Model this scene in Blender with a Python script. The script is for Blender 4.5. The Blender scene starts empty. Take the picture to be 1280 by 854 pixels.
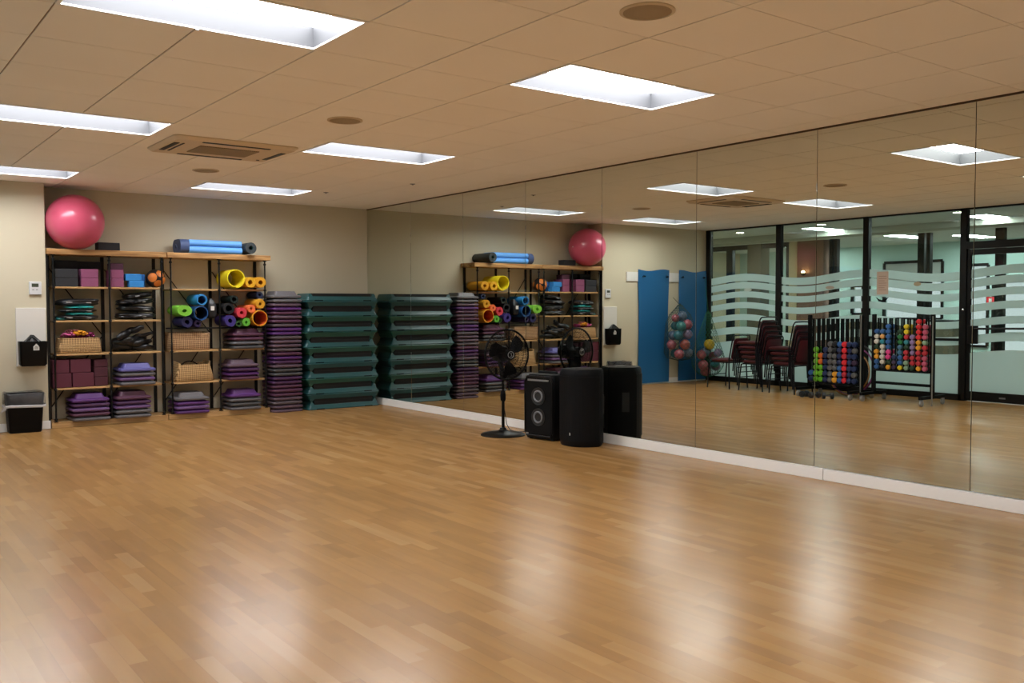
import bpy, bmesh, math, random
from mathutils import Vector, Matrix, noise
PI = math.pi
sc = bpy.context.scene
COL = sc.collection
H = 2.576                      # ceiling height
TX, TY = 0.60, 0.577           # ceiling tile pitch
GX, GY = -2.6197, -7.207       # a crossing of the ceiling grid
GLX = -6.40                    # glass wall
PIER = -0.33                   # face of the wall beside the shelving

# ------------------------------------------------------------------ materials
def lin(c):
    if isinstance(c, str):
        c = tuple(int(c[i:i+2], 16) / 255 for i in (0, 2, 4))
    return tuple((v / 12.92 if v <= .04045 else ((v + .055) / 1.055) ** 2.4) for v in c)
MATS = {}
def mat(name, c, rough=.6, metal=0.0, spec=.5, bump=None, emit=None, alpha=None, coat=0.0, sheen=0.0, vary=None):
    """bump = (scale, strength, distance); vary = (scale, amount): soft real colour variation of the surface"""
    if name in MATS: return MATS[name]
    m = bpy.data.materials.new(name); m.use_nodes = True
    nt = m.node_tree; b = nt.nodes['Principled BSDF']
    b.inputs['Base Color'].default_value = (*lin(c), 1)
    b.inputs['Roughness'].default_value = rough
    b.inputs['Metallic'].default_value = metal
    b.inputs['Specular IOR Level'].default_value = spec
    b.inputs['Coat Weight'].default_value = coat
    b.inputs['Sheen Weight'].default_value = sheen
    tc = nt.nodes.new('ShaderNodeTexCoord')
    if vary:
        n = nt.nodes.new('ShaderNodeTexNoise'); n.inputs['Scale'].default_value = vary[0]; n.inputs['Detail'].default_value = 4
        nt.links.new(tc.outputs['Object'], n.inputs['Vector'])
        mx = nt.nodes.new('ShaderNodeMix'); mx.data_type = 'RGBA'
        k = lin(c); a = vary[1]
        mx.inputs[6].default_value = (*[v * (1 - a) for v in k], 1)
        mx.inputs[7].default_value = (*[min(1, v * (1 + a)) for v in k], 1)
        nt.links.new(n.outputs['Fac'], mx.inputs[0]); nt.links.new(mx.outputs[2], b.inputs['Base Color'])
    if bump:
        n = nt.nodes.new('ShaderNodeTexNoise'); n.inputs['Scale'].default_value = bump[0]; n.inputs['Detail'].default_value = 3
        nt.links.new(tc.outputs['Object'], n.inputs['Vector'])
        bp = nt.nodes.new('ShaderNodeBump'); bp.inputs['Strength'].default_value = bump[1]; bp.inputs['Distance'].default_value = bump[2]
        nt.links.new(n.outputs['Fac'], bp.inputs['Height']); nt.links.new(bp.outputs['Normal'], b.inputs['Normal'])
    if emit:
        b.inputs['Emission Color'].default_value = (*lin(emit[0]), 1)
        b.inputs['Emission Strength'].default_value = emit[1]
    if alpha is not None:
        b.inputs['Alpha'].default_value = alpha
    MATS[name] = m
    return m

def N(nt, t, **kw):
    n = nt.nodes.new(t)
    for k, v in kw.items(): setattr(n, k, v)
    return n
def M_(nt, op, a, b=None, c=None):
    n = nt.nodes.new('ShaderNodeMath'); n.operation = op
    for i, v in enumerate((a, b, c)):
        if v is None: continue
        if isinstance(v, (int, float)): n.inputs[i].default_value = v
        else: nt.links.new(v, n.inputs[i])
    return n.outputs[0]

def floor_mat():
    m = bpy.data.materials.new('maple_strip_floor'); m.use_nodes = True; nt = m.node_tree
    b = nt.nodes['Principled BSDF']; L = nt.links.new
    tc = N(nt, 'ShaderNodeTexCoord'); sp = N(nt, 'ShaderNodeSeparateXYZ'); L(tc.outputs['Object'], sp.inputs[0])
    X, Y = sp.outputs[0], sp.outputs[1]
    W, LN = .0667, .46
    row = M_(nt, 'FLOOR', M_(nt, 'DIVIDE', X, W))
    wn = N(nt, 'ShaderNodeTexWhiteNoise', noise_dimensions='1D'); L(row, wn.inputs['W'])
    yy = M_(nt, 'ADD', M_(nt, 'DIVIDE', Y, LN), M_(nt, 'MULTIPLY', wn.outputs['Value'], 7.3))
    # irregular strip lengths: warp the position a little, row by row
    yy = M_(nt, 'ADD', yy, M_(nt, 'MULTIPLY', M_(nt, 'SINE', M_(nt, 'MULTIPLY', yy, 2.1)), .28))
    idn = M_(nt, 'FLOOR', yy)
    cb = N(nt, 'ShaderNodeCombineXYZ'); L(row, cb.inputs[0]); L(idn, cb.inputs[1])
    w2 = N(nt, 'ShaderNodeTexWhiteNoise', noise_dimensions='2D'); L(cb.outputs[0], w2.inputs['Vector'])
    rp = N(nt, 'ShaderNodeValToRGB'); e = rp.color_ramp.elements
    e[0].position = 0; e[0].color = (*lin('9c7341'), 1); e[1].position = 1; e[1].color = (*lin('b38a57'), 1)
    for p, c in ((.12, 'a17742'), (.5, 'a87d46'), (.85, 'ad824c')):
        k = e.new(p); k.color = (*lin(c), 1)
    L(w2.outputs['Value'], rp.inputs[0])
    # grain: noise stretched along the boards
    mp = N(nt, 'ShaderNodeMapping'); mp.inputs['Scale'].default_value = (22, 2.5, 1); L(tc.outputs['Object'], mp.inputs[0])
    ad = N(nt, 'ShaderNodeVectorMath', operation='ADD'); L(mp.outputs[0], ad.inputs[0]); L(w2.outputs['Color'], ad.inputs[1])
    gr = N(nt, 'ShaderNodeTexNoise'); gr.inputs['Scale'].default_value = 1; gr.inputs['Detail'].default_value = 1.5; L(ad.outputs[0], gr.inputs['Vector'])
    g2 = N(nt, 'ShaderNodeMapRange'); g2.inputs['From Min'].default_value = .3; g2.inputs['From Max'].default_value = .7
    g2.inputs['To Min'].default_value = .94; g2.inputs['To Max'].default_value = 1.05; L(gr.outputs['Fac'], g2.inputs[0])
    # joints between strips; the board joint every third row is stronger
    fx = M_(nt, 'FRACT', M_(nt, 'DIVIDE', X, W)); jx = M_(nt, 'LESS_THAN', M_(nt, 'MINIMUM', fx, M_(nt, 'SUBTRACT', 1.0, fx)), .012)
    f3 = M_(nt, 'FRACT', M_(nt, 'DIVIDE', X, W * 3)); j3 = M_(nt, 'LESS_THAN', M_(nt, 'MINIMUM', f3, M_(nt, 'SUBTRACT', 1.0, f3)), .009)
    fy = M_(nt, 'FRACT', yy); jy = M_(nt, 'LESS_THAN', M_(nt, 'MINIMUM', fy, M_(nt, 'SUBTRACT', 1.0, fy)), .003)
    dark = M_(nt, 'SUBTRACT', 1.0, M_(nt, 'MAXIMUM', M_(nt, 'MULTIPLY', M_(nt, 'MAXIMUM', jx, jy), .04), M_(nt, 'MULTIPLY', j3, .14)))
    mul = M_(nt, 'MULTIPLY', g2.outputs[0], dark)
    vm = N(nt, 'ShaderNodeVectorMath', operation='SCALE'); L(rp.outputs[0], vm.inputs[0]); L(mul, vm.inputs['Scale'])
    df = N(nt, 'ShaderNodeBsdfDiffuse'); gl = N(nt, 'ShaderNodeBsdfGlossy'); nt.nodes.remove(b)
    L(vm.outputs[0], df.inputs[0])
    rn = N(nt, 'ShaderNodeTexNoise'); rn.inputs['Scale'].default_value = 3.5; L(tc.outputs['Object'], rn.inputs['Vector'])
    rr = N(nt, 'ShaderNodeMapRange'); rr.inputs['To Min'].default_value = .20; rr.inputs['To Max'].default_value = .26; L(rn.outputs['Fac'], rr.inputs[0])
    L(rr.outputs[0], gl.inputs['Roughness'])
    fr = N(nt, 'ShaderNodeFresnel'); fr.inputs[0].default_value = 1.6       # satin varnish: its sheen levels off at low angles
    fac = M_(nt, 'MINIMUM', M_(nt, 'MULTIPLY', fr.outputs[0], 1.55), .34)
    mx = N(nt, 'ShaderNodeMixShader'); L(fac, mx.inputs[0]); L(df.outputs[0], mx.inputs[1]); L(gl.outputs[0], mx.inputs[2])
    L(mx.outputs[0], nt.nodes['Material Output'].inputs[0])
    return m

def wood_mat(name, c1, c2, rough=.55, axis=0, scale=1.0):
    m = bpy.data.materials.new(name); m.use_nodes = True; nt = m.node_tree; b = nt.nodes['Principled BSDF']; L = nt.links.new
    tc = N(nt, 'ShaderNodeTexCoord'); mp = N(nt, 'ShaderNodeMapping')
    s = [30 * scale] * 3; s[axis] = 2.2 * scale; mp.inputs['Scale'].default_value = s
    L(tc.outputs['Object'], mp.inputs[0])
    n = N(nt, 'ShaderNodeTexNoise'); n.inputs['Scale'].default_value = 1; n.inputs['Detail'].default_value = 6; n.inputs['Distortion'].default_value = .6
    L(mp.outputs[0], n.inputs['Vector'])
    rp = N(nt, 'ShaderNodeValToRGB'); e = rp.color_ramp.elements
    e[0].position = .32; e[0].color = (*lin(c1), 1); e[1].position = .66; e[1].color = (*lin(c2), 1)
    L(n.outputs['Fac'], rp.inputs[0]); L(rp.outputs[0], b.inputs['Base Color']); b.inputs['Roughness'].default_value = rough
    bp = N(nt, 'ShaderNodeBump'); bp.inputs['Strength'].default_value = .3; bp.inputs['Distance'].default_value = .003
    L(n.outputs['Fac'], bp.inputs['Height']); L(bp.outputs[0], b.inputs['Normal'])
    return m

def weave_mat(name, c1, c2, s=55):
    m = bpy.data.materials.new(name); m.use_nodes = True; nt = m.node_tree; b = nt.nodes['Principled BSDF']; L = nt.links.new
    tc = N(nt, 'ShaderNodeTexCoord'); sp = N(nt, 'ShaderNodeSeparateXYZ'); L(tc.outputs['Object'], sp.inputs[0])
    u = M_(nt, 'ADD', sp.outputs[0], sp.outputs[1])
    a = M_(nt, 'SINE', M_(nt, 'MULTIPLY', M_(nt, 'ADD', u, sp.outputs[2]), s * 3.6))
    c = M_(nt, 'SINE', M_(nt, 'MULTIPLY', M_(nt, 'SUBTRACT', u, sp.outputs[2]), s * 3.6))
    h = M_(nt, 'MULTIPLY', a, c)
    f = M_(nt, 'MULTIPLY_ADD', h, .5, .5)
    rp = N(nt, 'ShaderNodeValToRGB'); e = rp.color_ramp.elements
    e[0].position = .25; e[0].color = (*lin(c1), 1); e[1].position = .7; e[1].color = (*lin(c2), 1)
    L(f, rp.inputs[0]); L(rp.outputs[0], b.inputs['Base Color']); b.inputs['Roughness'].default_value = .8
    bp = N(nt, 'ShaderNodeBump'); bp.inputs['Strength'].default_value = .6; bp.inputs['Distance'].default_value = .004
    L(f, bp.inputs['Height']); L(bp.outputs[0], b.inputs['Normal'])
    return m

def frosted_mat():
    """window glass carrying a frosted film with wavy clear gaps (pattern in the pane's own place)"""
    m = bpy.data.materials.new('glass_with_frosted_film'); m.use_nodes = True; nt = m.node_tree; L = nt.links.new
    nt.nodes.remove(nt.nodes['Principled BSDF']); out = nt.nodes['Material Output']
    tc = N(nt, 'ShaderNodeTexCoord'); sp = N(nt, 'ShaderNodeSeparateXYZ'); L(tc.outputs['Object'], sp.inputs[0])
    Y, Z = sp.outputs[1], sp.outputs[2]
    w = M_(nt, 'MULTIPLY', M_(nt, 'COSINE', M_(nt, 'MULTIPLY', M_(nt, 'ADD', Y, 1.12), 2 * PI / 2.2)), .046)
    zz = M_(nt, 'SUBTRACT', Z, w)
    frost = M_(nt, 'LESS_THAN', zz, 1.765)
    for zc, hh in ((1.640, .010), (1.500, .024), (1.338, .040), (1.148, .050), (.945, .056), (.715, .060)):
        frost = M_(nt, 'MULTIPLY', frost, M_(nt, 'GREATER_THAN', M_(nt, 'ABSOLUTE', M_(nt, 'SUBTRACT', zz, zc)), hh))
    tr = N(nt, 'ShaderNodeBsdfTransparent'); tr.inputs[0].default_value = (.90, .94, .915, 1)
    gl = N(nt, 'ShaderNodeBsdfGlossy'); gl.inputs['Roughness'].default_value = .02
    fr = N(nt, 'ShaderNodeFresnel'); fr.inputs[0].default_value = 1.45
    clear = N(nt, 'ShaderNodeMixShader'); L(fr.outputs[0], clear.inputs[0]); L(tr.outputs[0], clear.inputs[1]); L(gl.outputs[0], clear.inputs[2])
    df = N(nt, 'ShaderNodeBsdfDiffuse'); df.inputs[0].default_value = (*lin('cfe0de'), 1)
    tl = N(nt, 'ShaderNodeBsdfTranslucent'); tl.inputs[0].default_value = (*lin('dceeec'), 1)
    fm = N(nt, 'ShaderNodeMixShader'); fm.inputs[0].default_value = .5; L(df.outputs[0], fm.inputs[1]); L(tl.outputs[0], fm.inputs[2])
    f2 = N(nt, 'ShaderNodeMixShader'); f2.inputs[0].default_value = .12; L(fm.outputs[0], f2.inputs[1]); L(tr.outputs[0], f2.inputs[2])
    mx = N(nt, 'ShaderNodeMixShader'); L(frost, mx.inputs[0]); L(clear.outputs[0], mx.inputs[1]); L(f2.outputs[0], mx.inputs[2])
    L(mx.outputs[0], out.inputs[0])
    return m
def clear_glass():
    m = bpy.data.materials.new('clear_glass'); m.use_nodes = True; nt = m.node_tree; L = nt.links.new
    nt.nodes.remove(nt.nodes['Principled BSDF']); out = nt.nodes['Material Output']
    tr = N(nt, 'ShaderNodeBsdfTransparent'); tr.inputs[0].default_value = (.93, .95, .94, 1)
    gl = N(nt, 'ShaderNodeBsdfGlossy'); gl.inputs['Roughness'].default_value = .02
    fr = N(nt, 'ShaderNodeFresnel'); fr.inputs[0].default_value = 1.45
    mx = N(nt, 'ShaderNodeMixShader'); L(fr.outputs[0], mx.inputs[0]); L(tr.outputs[0], mx.inputs[1]); L(gl.outputs[0], mx.inputs[2])
    L(mx.outputs[0], out.inputs[0]); return m
def film_mat(name, c, dens):
    """thin translucent plastic"""
    m = bpy.data.materials.new(name); m.use_nodes = True; nt = m.node_tree; L = nt.links.new
    b = nt.nodes['Principled BSDF']; out = nt.nodes['Material Output']
    b.inputs['Base Color'].default_value = (*lin(c), 1); b.inputs['Roughness'].default_value = .25
    tr = N(nt, 'ShaderNodeBsdfTransparent'); mx = N(nt, 'ShaderNodeMixShader')
    n = N(nt, 'ShaderNodeTexNoise'); n.inputs['Scale'].default_value = 14; tc = N(nt, 'ShaderNodeTexCoord'); L(tc.outputs['Object'], n.inputs['Vector'])
    L(M_(nt, 'MULTIPLY_ADD', n.outputs['Fac'], .5, dens - .25), mx.inputs[0]); L(tr.outputs[0], mx.inputs[1]); L(b.outputs[0], mx.inputs[2]); L(mx.outputs[0], out.inputs[0])
    bp = N(nt, 'ShaderNodeBump'); bp.inputs['Strength'].default_value = .8; bp.inputs['Distance'].default_value = .01; L(n.outputs['Fac'], bp.inputs['Height']); L(bp.outputs[0], b.inputs['Normal'])
    return m
def perf_mat(name, c, hole, s):
    """perforated speaker grille / intake grille"""
    m = bpy.data.materials.new(name); m.use_nodes = True; nt = m.node_tree; L = nt.links.new; b = nt.nodes['Principled BSDF']
    tc = N(nt, 'ShaderNodeTexCoord'); v = N(nt, 'ShaderNodeTexVoronoi'); v.inputs['Scale'].default_value = s; v.inputs['Randomness'].default_value = 0
    L(tc.outputs['Object'], v.inputs['Vector'])
    mx = N(nt, 'ShaderNodeMix', data_type='RGBA'); mx.inputs[6].default_value = (*lin(hole), 1); mx.inputs[7].default_value = (*lin(c), 1)
    L(M_(nt, 'GREATER_THAN', v.outputs['Distance'], .3), mx.inputs[0]); L(mx.outputs[2], b.inputs['Base Color']); b.inputs['Roughness'].default_value = .6; b.inputs['Specular IOR Level'].default_value = .15
    return m

M_FLOOR = floor_mat()
M_WALL = mat('wall_paint', 'c9c0a8', .85, bump=(260, .12, .001), vary=(1.2, .02))
M_WALLD = mat('wall_dark', '2a2520', .9)
M_TILE = mat('ceiling_tile', 'faf5ee', .92, bump=(420, .35, .001), vary=(1.6, .03))
M_TEE = mat('ceiling_tee', '9a8468', .7)
M_WHITE = mat('white_paint', 'dcdad6', .5)
M_BB = mat('baseboard_white', 'efedea', .45, bump=(90, .1, .001))
M_BLACK = mat('black_frame', '100e0d', .45, spec=.3)
M_BLK = mat('black_plastic', '08080a', .55, spec=.15)
M_BLKG = mat('black_gloss', '060607', .38, spec=.18)
M_BLKR = mat('black_rubber', '0e0d0e', .75, bump=(300, .3, .001))
M_PIPE = mat('black_pipe', '100f0e', .42, spec=.3)
M_CHROME = mat('chrome', 'c8c8c8', .22, metal=1)
M_SILVER = mat('silver_grey', '9a9a9c', .35, metal=.8)
M_TOPWOOD = wood_mat('rustic_wood', '8a5f34', 'c59a62', .6, 0, 1.0)
M_SHWOOD = wood_mat('shelf_wood', 'a8814f', 'c9a26c', .6, 0, 1.0)
M_FILM = frosted_mat(); M_CLEAR = clear_glass()
M_MIRROR = mat('mirror_silver', (.86, .875, .845), .0, metal=1)
M_MEDGE = mat('mirror_edge', '4a5145', .3)
M_SEAT = mat('burgundy_vinyl', '4a141c', .5, bump=(60, .2, .002))
M_FRAME = mat('chair_frame', '15131a', .35, metal=.5)
M_LIT = mat('diffuser_lit', 'ffffff', .5, emit=('fbfcff', 15.5))
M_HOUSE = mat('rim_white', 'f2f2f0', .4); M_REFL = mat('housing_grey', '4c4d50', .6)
M_STEP = mat('teal_plastic', '214f52', .42, bump=(140, .25, .001), vary=(2.2, .12))
M_STEPG = mat('green_plastic', '22554a', .42, bump=(140, .25, .001), vary=(2.2, .12))
M_BASK = weave_mat('woven_seagrass', '6d4c26', 'e0bb86', 55)
M_BASK2 = weave_mat('woven_seagrass_dark', '5e3a1c', 'dab489', 55)
M_FOAMK = mat('foam_black', '25262a', .8, bump=(300, .3, .001))

# ------------------------------------------------------------------ mesh builder
class MB:
    def __init__(s): s.v = []; s.f = []; s.mi = []; s.mats = []
    def add(s, vs, fs, m=0):
        b = len(s.v); s.v += [tuple(v) for v in vs]; s.f += [tuple(b + i for i in f) for f in fs]; s.mi += [m] * len(fs)
        return s
    def box(s, x0, x1, y0, y1, z0, z1, m=0, R=None):
        vs = [Vector((x, y, z)) for z in (z0, z1) for y in (y0, y1) for x in (x0, x1)]
        if R is not None: vs = [R @ v for v in vs]
        return s.add(vs, [(0, 2, 3, 1), (4, 5, 7, 6), (0, 1, 5, 4), (2, 6, 7, 3), (0, 4, 6, 2), (1, 3, 7, 5)], m)
    def loops(s, L, cap0=True, cap1=True, closed=True, m=0):
        n = len(L[0]); vs = [p for l in L for p in l]; fs = []
        for i in range(len(L) - 1):
            for j in range(n if closed else n - 1):
                k = (j + 1) % n
                fs.append((i * n + j, i * n + k, (i + 1) * n + k, (i + 1) * n + j))
        if cap0: fs.append(tuple(range(n - 1, -1, -1)))
        if cap1: fs.append(tuple((len(L) - 1) * n + j for j in range(n)))
        return s.add(vs, fs, m)
    def rr(s, prof, cap0=True, cap1=True, cx=0, cy=0, seg=4, m=0, fz=None):
        """rounded-rectangle loft: prof = [(hx, hy, z, r)]"""
        L = []
        for hx, hy, z, r in prof:
            l = []
            for qx, qy, a0 in ((1, 1, 0), (-1, 1, PI / 2), (-1, -1, PI), (1, -1, 3 * PI / 2)):
                for k in range(seg + 1):
                    a = a0 + k / seg * PI / 2
                    x = cx + qx * (hx - r) + r * math.cos(a); y = cy + qy * (hy - r) + r * math.sin(a)
                    l.append((x, y, z + (fz(x, y, z) if fz else 0)))
            L.append(l)
        return s.loops(L, cap0, cap1, m=m)
    def tube(s, pts, r, seg=8, caps=True, closed=False, m=0):
        pts = [Vector(p) for p in pts]; n = len(pts); L = []
        up = Vector((0, 0, 1)); prev = None
        for i, p in enumerate(pts):
            if closed: t = (pts[(i + 1) % n] - pts[i - 1])
            else: t = pts[min(i + 1, n - 1)] - pts[max(i - 1, 0)]
            t.normalize()
            if prev is None:
                a = up if abs(t.z) < .9 else Vector((1, 0, 0)); u = t.cross(a).normalized()
            else:
                u = (prev - t * prev.dot(t)); u = u.normalized() if u.length > 1e-6 else t.orthogonal().normalized()
            prev = u; w = t.cross(u); rr = r[i] if isinstance(r, (list, tuple)) else r
            L.append([p + (u * math.cos(2 * PI * k / seg) + w * math.sin(2 * PI * k / seg)) * rr for k in range(seg)])
        if closed: L.append(L[0]); caps = False
        return s.loops(L, caps, caps, m=m)
    def lathe(s, prof, c=(0, 0, 0), axis='z', seg=24, cap0=True, cap1=True, m=0):
        """prof = [(r, h)] about an axis"""
        L = []
        for r, h in prof:
            l = []
            for k in range(seg):
                a = 2 * PI * k / seg; u, w = r * math.cos(a), r * math.sin(a)
                v = {'z': (u, w, h), 'y': (u, h, w), 'x': (h, u, w)}[axis]
                l.append((c[0] + v[0], c[1] + v[1], c[2] + v[2]))
            L.append(l)
        return s.loops(L, cap0, cap1, m=m)
    def sphere(s, c, r, seg=24, rings=14, sc=(1, 1, 1), m=0, f=None):
        vs = []; fs = []
        for i in range(rings + 1):
            th = PI * i / rings
            for j in range(seg):
                a = 2 * PI * j / seg
                d = Vector((math.sin(th) * math.cos(a), math.sin(th) * math.sin(a), math.cos(th)))
                k = f(d) if f else 1
                vs.append((c[0] + d.x * r * sc[0] * k, c[1] + d.y * r * sc[1] * k, c[2] + d.z * r * sc[2] * k))
        for i in range(rings):
            for j in range(seg):
                k = (j + 1) % seg
                fs.append((i * seg + j, (i + 1) * seg + j, (i + 1) * seg + k, i * seg + k))
        return s.add(vs, fs, m)
    def prism(s, poly, y0, y1, m=0, plane='xz'):
        """extrude a closed outline"""
        f = {'xz': lambda a, b, t: (a, t, b), 'xy': lambda a, b, t: (a, b, t), 'yz': lambda a, b, t: (t, a, b)}[plane]
        return s.loops([[f(a, b, y0) for a, b in poly], [f(a, b, y1) for a, b in poly]], m=m)
    def xf(s, Mx, start=0):
        s.v = s.v[:start] + [tuple(Mx @ Vector(v)) for v in s.v[start:]]; return s
    def mesh(s, name, mats, smooth=False, angle=40):
        me = bpy.data.meshes.new(name); me.from_pydata(s.v, [], s.f)
        bm = bmesh.new(); bm.from_mesh(me)
        bmesh.ops.remove_doubles(bm, verts=bm.verts, dist=1e-6) if smooth else None
        bmesh.ops.recalc_face_normals(bm, faces=bm.faces)
        if smooth:
            for f in bm.faces: f.smooth = True
            for e in bm.edges:
                if len(e.link_faces) == 2 and e.calc_face_angle(0) > math.radians(angle): e.smooth = False
        if len(mats) > 1 and not smooth:
            for f, i in zip(bm.faces, s.mi): f.material_index = i
        bm.to_mesh(me); bm.free()
        for m in mats: me.materials.append(m)
        return me

def link(name, me, parent=None):
    o = bpy.data.objects.new(name, me); COL.objects.link(o)
    if parent is not None: o.parent = parent
    return o
def obj(name, mb, m, parent=None, smooth=False, bevel=0, seg=2, angle=40):
    mats = m if isinstance(m, (list, tuple)) else [m]
    o = link(name, mb.mesh(name, mats, smooth, angle), parent)
    if bevel:
        b = o.modifiers.new('bevel', 'BEVEL'); b.width = bevel; b.segments = seg; b.limit_method = 'ANGLE'; b.angle_limit = math.radians(35)
    return o
def tag(o, label, cat, group=None, kind=None):
    o['label'] = label; o['category'] = cat
    if group: o['group'] = group
    o['kind'] = kind or 'thing'
    return o
def thing(name, label, cat, loc=(0, 0, 0), rz=0, group=None, rot=None):
    o = bpy.data.objects.new(name, None); COL.objects.link(o); o.empty_display_size = .1
    o.location = loc; o.rotation_euler = rot if rot else (0, 0, rz)
    return tag(o, label, cat, group)
def struct(name, mb, m, parent=None, **kw):
    o = obj(name, mb, m, parent, **kw)
    if parent is None: o['kind'] = 'structure'
    return o
def dup(root, loc, rot=None, label=None, group=None):
    r = root.copy(); COL.objects.link(r); r.location = loc
    if rot is not None: r.rotation_euler = rot
    if label: r['label'] = label
    if group: r['group'] = group
    for ch in list(root.children):
        c = ch.copy(); COL.objects.link(c); c.parent = r
        for g in list(ch.children):
            d = g.copy(); COL.objects.link(d); d.parent = c
    return r
ORD = ['zeroth', 'first', 'second', 'third', 'fourth', 'fifth', 'sixth', 'seventh', 'eighth', 'ninth', 'tenth', 'eleventh', 'twelfth', 'thirteenth',
       'fourteenth', 'fifteenth', 'sixteenth', 'seventeenth', 'eighteenth', 'nineteenth', 'twentieth', 'twenty-first', 'twenty-second',
       'twenty-third', 'twenty-fourth', 'twenty-fifth', 'twenty-sixth', 'twenty-seventh', 'twenty-eighth', 'twenty-ninth', 'thirtieth']

# ================================================================== THE ROOM
YB = -12.0
b = MB().box(GLX - .05, .02, YB, 0, -.06, 0); struct('floor', b, M_FLOOR)
b = MB().box(-3.95, .14, 0, .12, 0, H + .02); struct('wall_back', b, M_WALL)
b = MB().box(GLX - .06, -3.95, PIER, .12, 0, H + .02); struct('wall_back_pier', b, M_WALL, bevel=.004)
b = MB().box(.03, .15, YB, 0, 0, H + .02); struct('wall_mirror_side', b, M_WALLD)
b = MB().box(GLX - .06, .15, YB - .12, YB, 0, H + .02); struct('wall_behind', b, M_WALL)
# baseboards
b = MB().box(GLX + .04, -3.95, PIER - .014, PIER, 0, .085).box(-3.95, -3.936, PIER - .014, 0, 0, .085); struct('baseboard_pier', b, M_BB, bevel=.003)
b = MB().box(-.012, .03, -7.005, -.02, 0, .086); struct('baseboard_mirror', b, M_BB, bevel=.003)
b = MB().box(-.012, .03, YB, -7.010, 0, .084); struct('baseboard_mirror_end', b, M_BB, bevel=.003)
b = MB().box(-.004, .03, YB, 0, H - .012, H); struct('trim_mirror_top', b, mat('trim_brown', '4b3a28', .5))

# ceiling: lay-in tiles hanging in a grid; openings for the light fittings
FIX = [(-4, -1), (-4, -6), (-4, -11), (0, -1), (0, -6), (0, -11), (-4, 4), (0, 4)]
holes = set()
for i, j in FIX:
    for k in (0, 1): holes.add((i + k, j))
def cell(i, j):      # i to +x ; j+1 edge lies nearer the camera
    return GX + i * TX, GX + (i + 1) * TX, GY - (j + 1) * TY, GY - j * TY
tl, te = MB(), MB()
for i in range(-7, 5):
    for j in range(-13, 9):
        x0, x1, y0, y1 = cell(i, j)
        x0 = max(x0, GLX); x1 = min(x1, .03); y0 = max(y0, YB); y1 = min(y1, 0)
        if x1 - x0 < .02 or y1 - y0 < .02 or (i, j) in holes: continue
        gx, gy, d = .0045, .0025, .006
        a = [(x0 + gx, y0 + gy, H), (x1 - gx, y0 + gy, H), (x1 - gx, y1 - gy, H), (x0 + gx, y1 - gy, H)]
        c = [(x, y, H + d) for x, y, _ in a]
        tl.add(a + c, [(0, 1, 2, 3), (0, 4, 5, 1), (1, 5, 6, 2), (2, 6, 7, 3), (3, 7, 4, 0)])
        te.add([(x0, y0, H + d), (x1, y0, H + d), (x1, y1, H + d), (x0, y1, H + d)], [(0, 1, 2, 3)])
        te.add([(x0, y0, H + .2), (x1, y0, H + .2), (x1, y1, H + .2), (x0, y1, H + .2)], [(0, 1, 2, 3)])
        n = len(tl.f)
tt = MB(); tt.add(tl.v, tl.f, 0); tt.add(te.v, te.f, 1)
for (i, j) in holes:                                    # roof deck over the fittings
    x0, x1, y0, y1 = cell(i, j); tt.add([(x0, y0, H + .2), (x1, y0, H + .2), (x1, y1, H + .2), (x0, y1, H + .2)], [(0, 1, 2, 3)], 1)
struct('ceiling', tt, [M_TILE, M_TEE])

# mirror: ten panels edge to edge
EDG = [-.004, -1.133, -2.290, -3.447, -4.608, -5.768, -6.924, -8.078, -9.235, -10.39, -11.55]
PN = ['in the corner by the back wall', 'second from the corner', 'third from the corner', 'fourth from the corner, behind the fan',
      'fifth from the corner, behind the speakers', 'sixth from the corner', 'seventh from the corner', 'eighth from the corner, at the picture edge']
for k in range(8):
    y1, y0 = EDG[k] - .002, EDG[k + 1] + .002
    b = MB().box(.0, .006, y0, y1, .088, H - .013)
    o = obj('mirror_panel', b, M_MIRROR, bevel=.0012, seg=1)
    tag(o, 'tall frameless wall mirror panel, ' + PN[k], 'mirror', 'frameless mirror panels along the wall')
b = MB().box(.0, .006, YB, EDG[8] - .002, .088, H - .013)
o = obj('mirror_panel', b, M_MIRROR); tag(o, 'end mirror panel beyond the picture edge, past the eighth one', 'mirror', 'frameless mirror panels along the wall')

# glass wall --------------------------------------------------------
PY = [-.38, -1.82, -3.355, -4.79, -6.05, -7.5, -9.0, -10.5, -11.95]
def bay(n, ya, yb):
    nm = 'window_%d' % n
    f = MB()
    f.box(GLX - .04, GLX + .04, yb, ya, 0, .085).box(GLX - .03, GLX + .03, yb, ya, H - .022, H)
    f.box(GLX - .04, GLX + .04, yb - .045, yb + .045, 0, H)
    if n == 1: f.box(GLX - .04, GLX + .04, PIER - .09, PIER, 0, H)
    if n == 3: f.box(GLX + .004, GLX + .034, yb, ya, .80, .835)
    o = struct(nm, f, M_BLACK, bevel=.003)
    g = MB().box(GLX - .004, GLX + .004, yb + .045, ya - .045, .085, H - .022)
    obj('glass_pane', g, M_FILM, o)
for n in range(1, 4): bay(n, PY[n - 1], PY[n])
for n in range(5, 9): bay(n - 1, PY[n - 1], PY[n])
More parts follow.
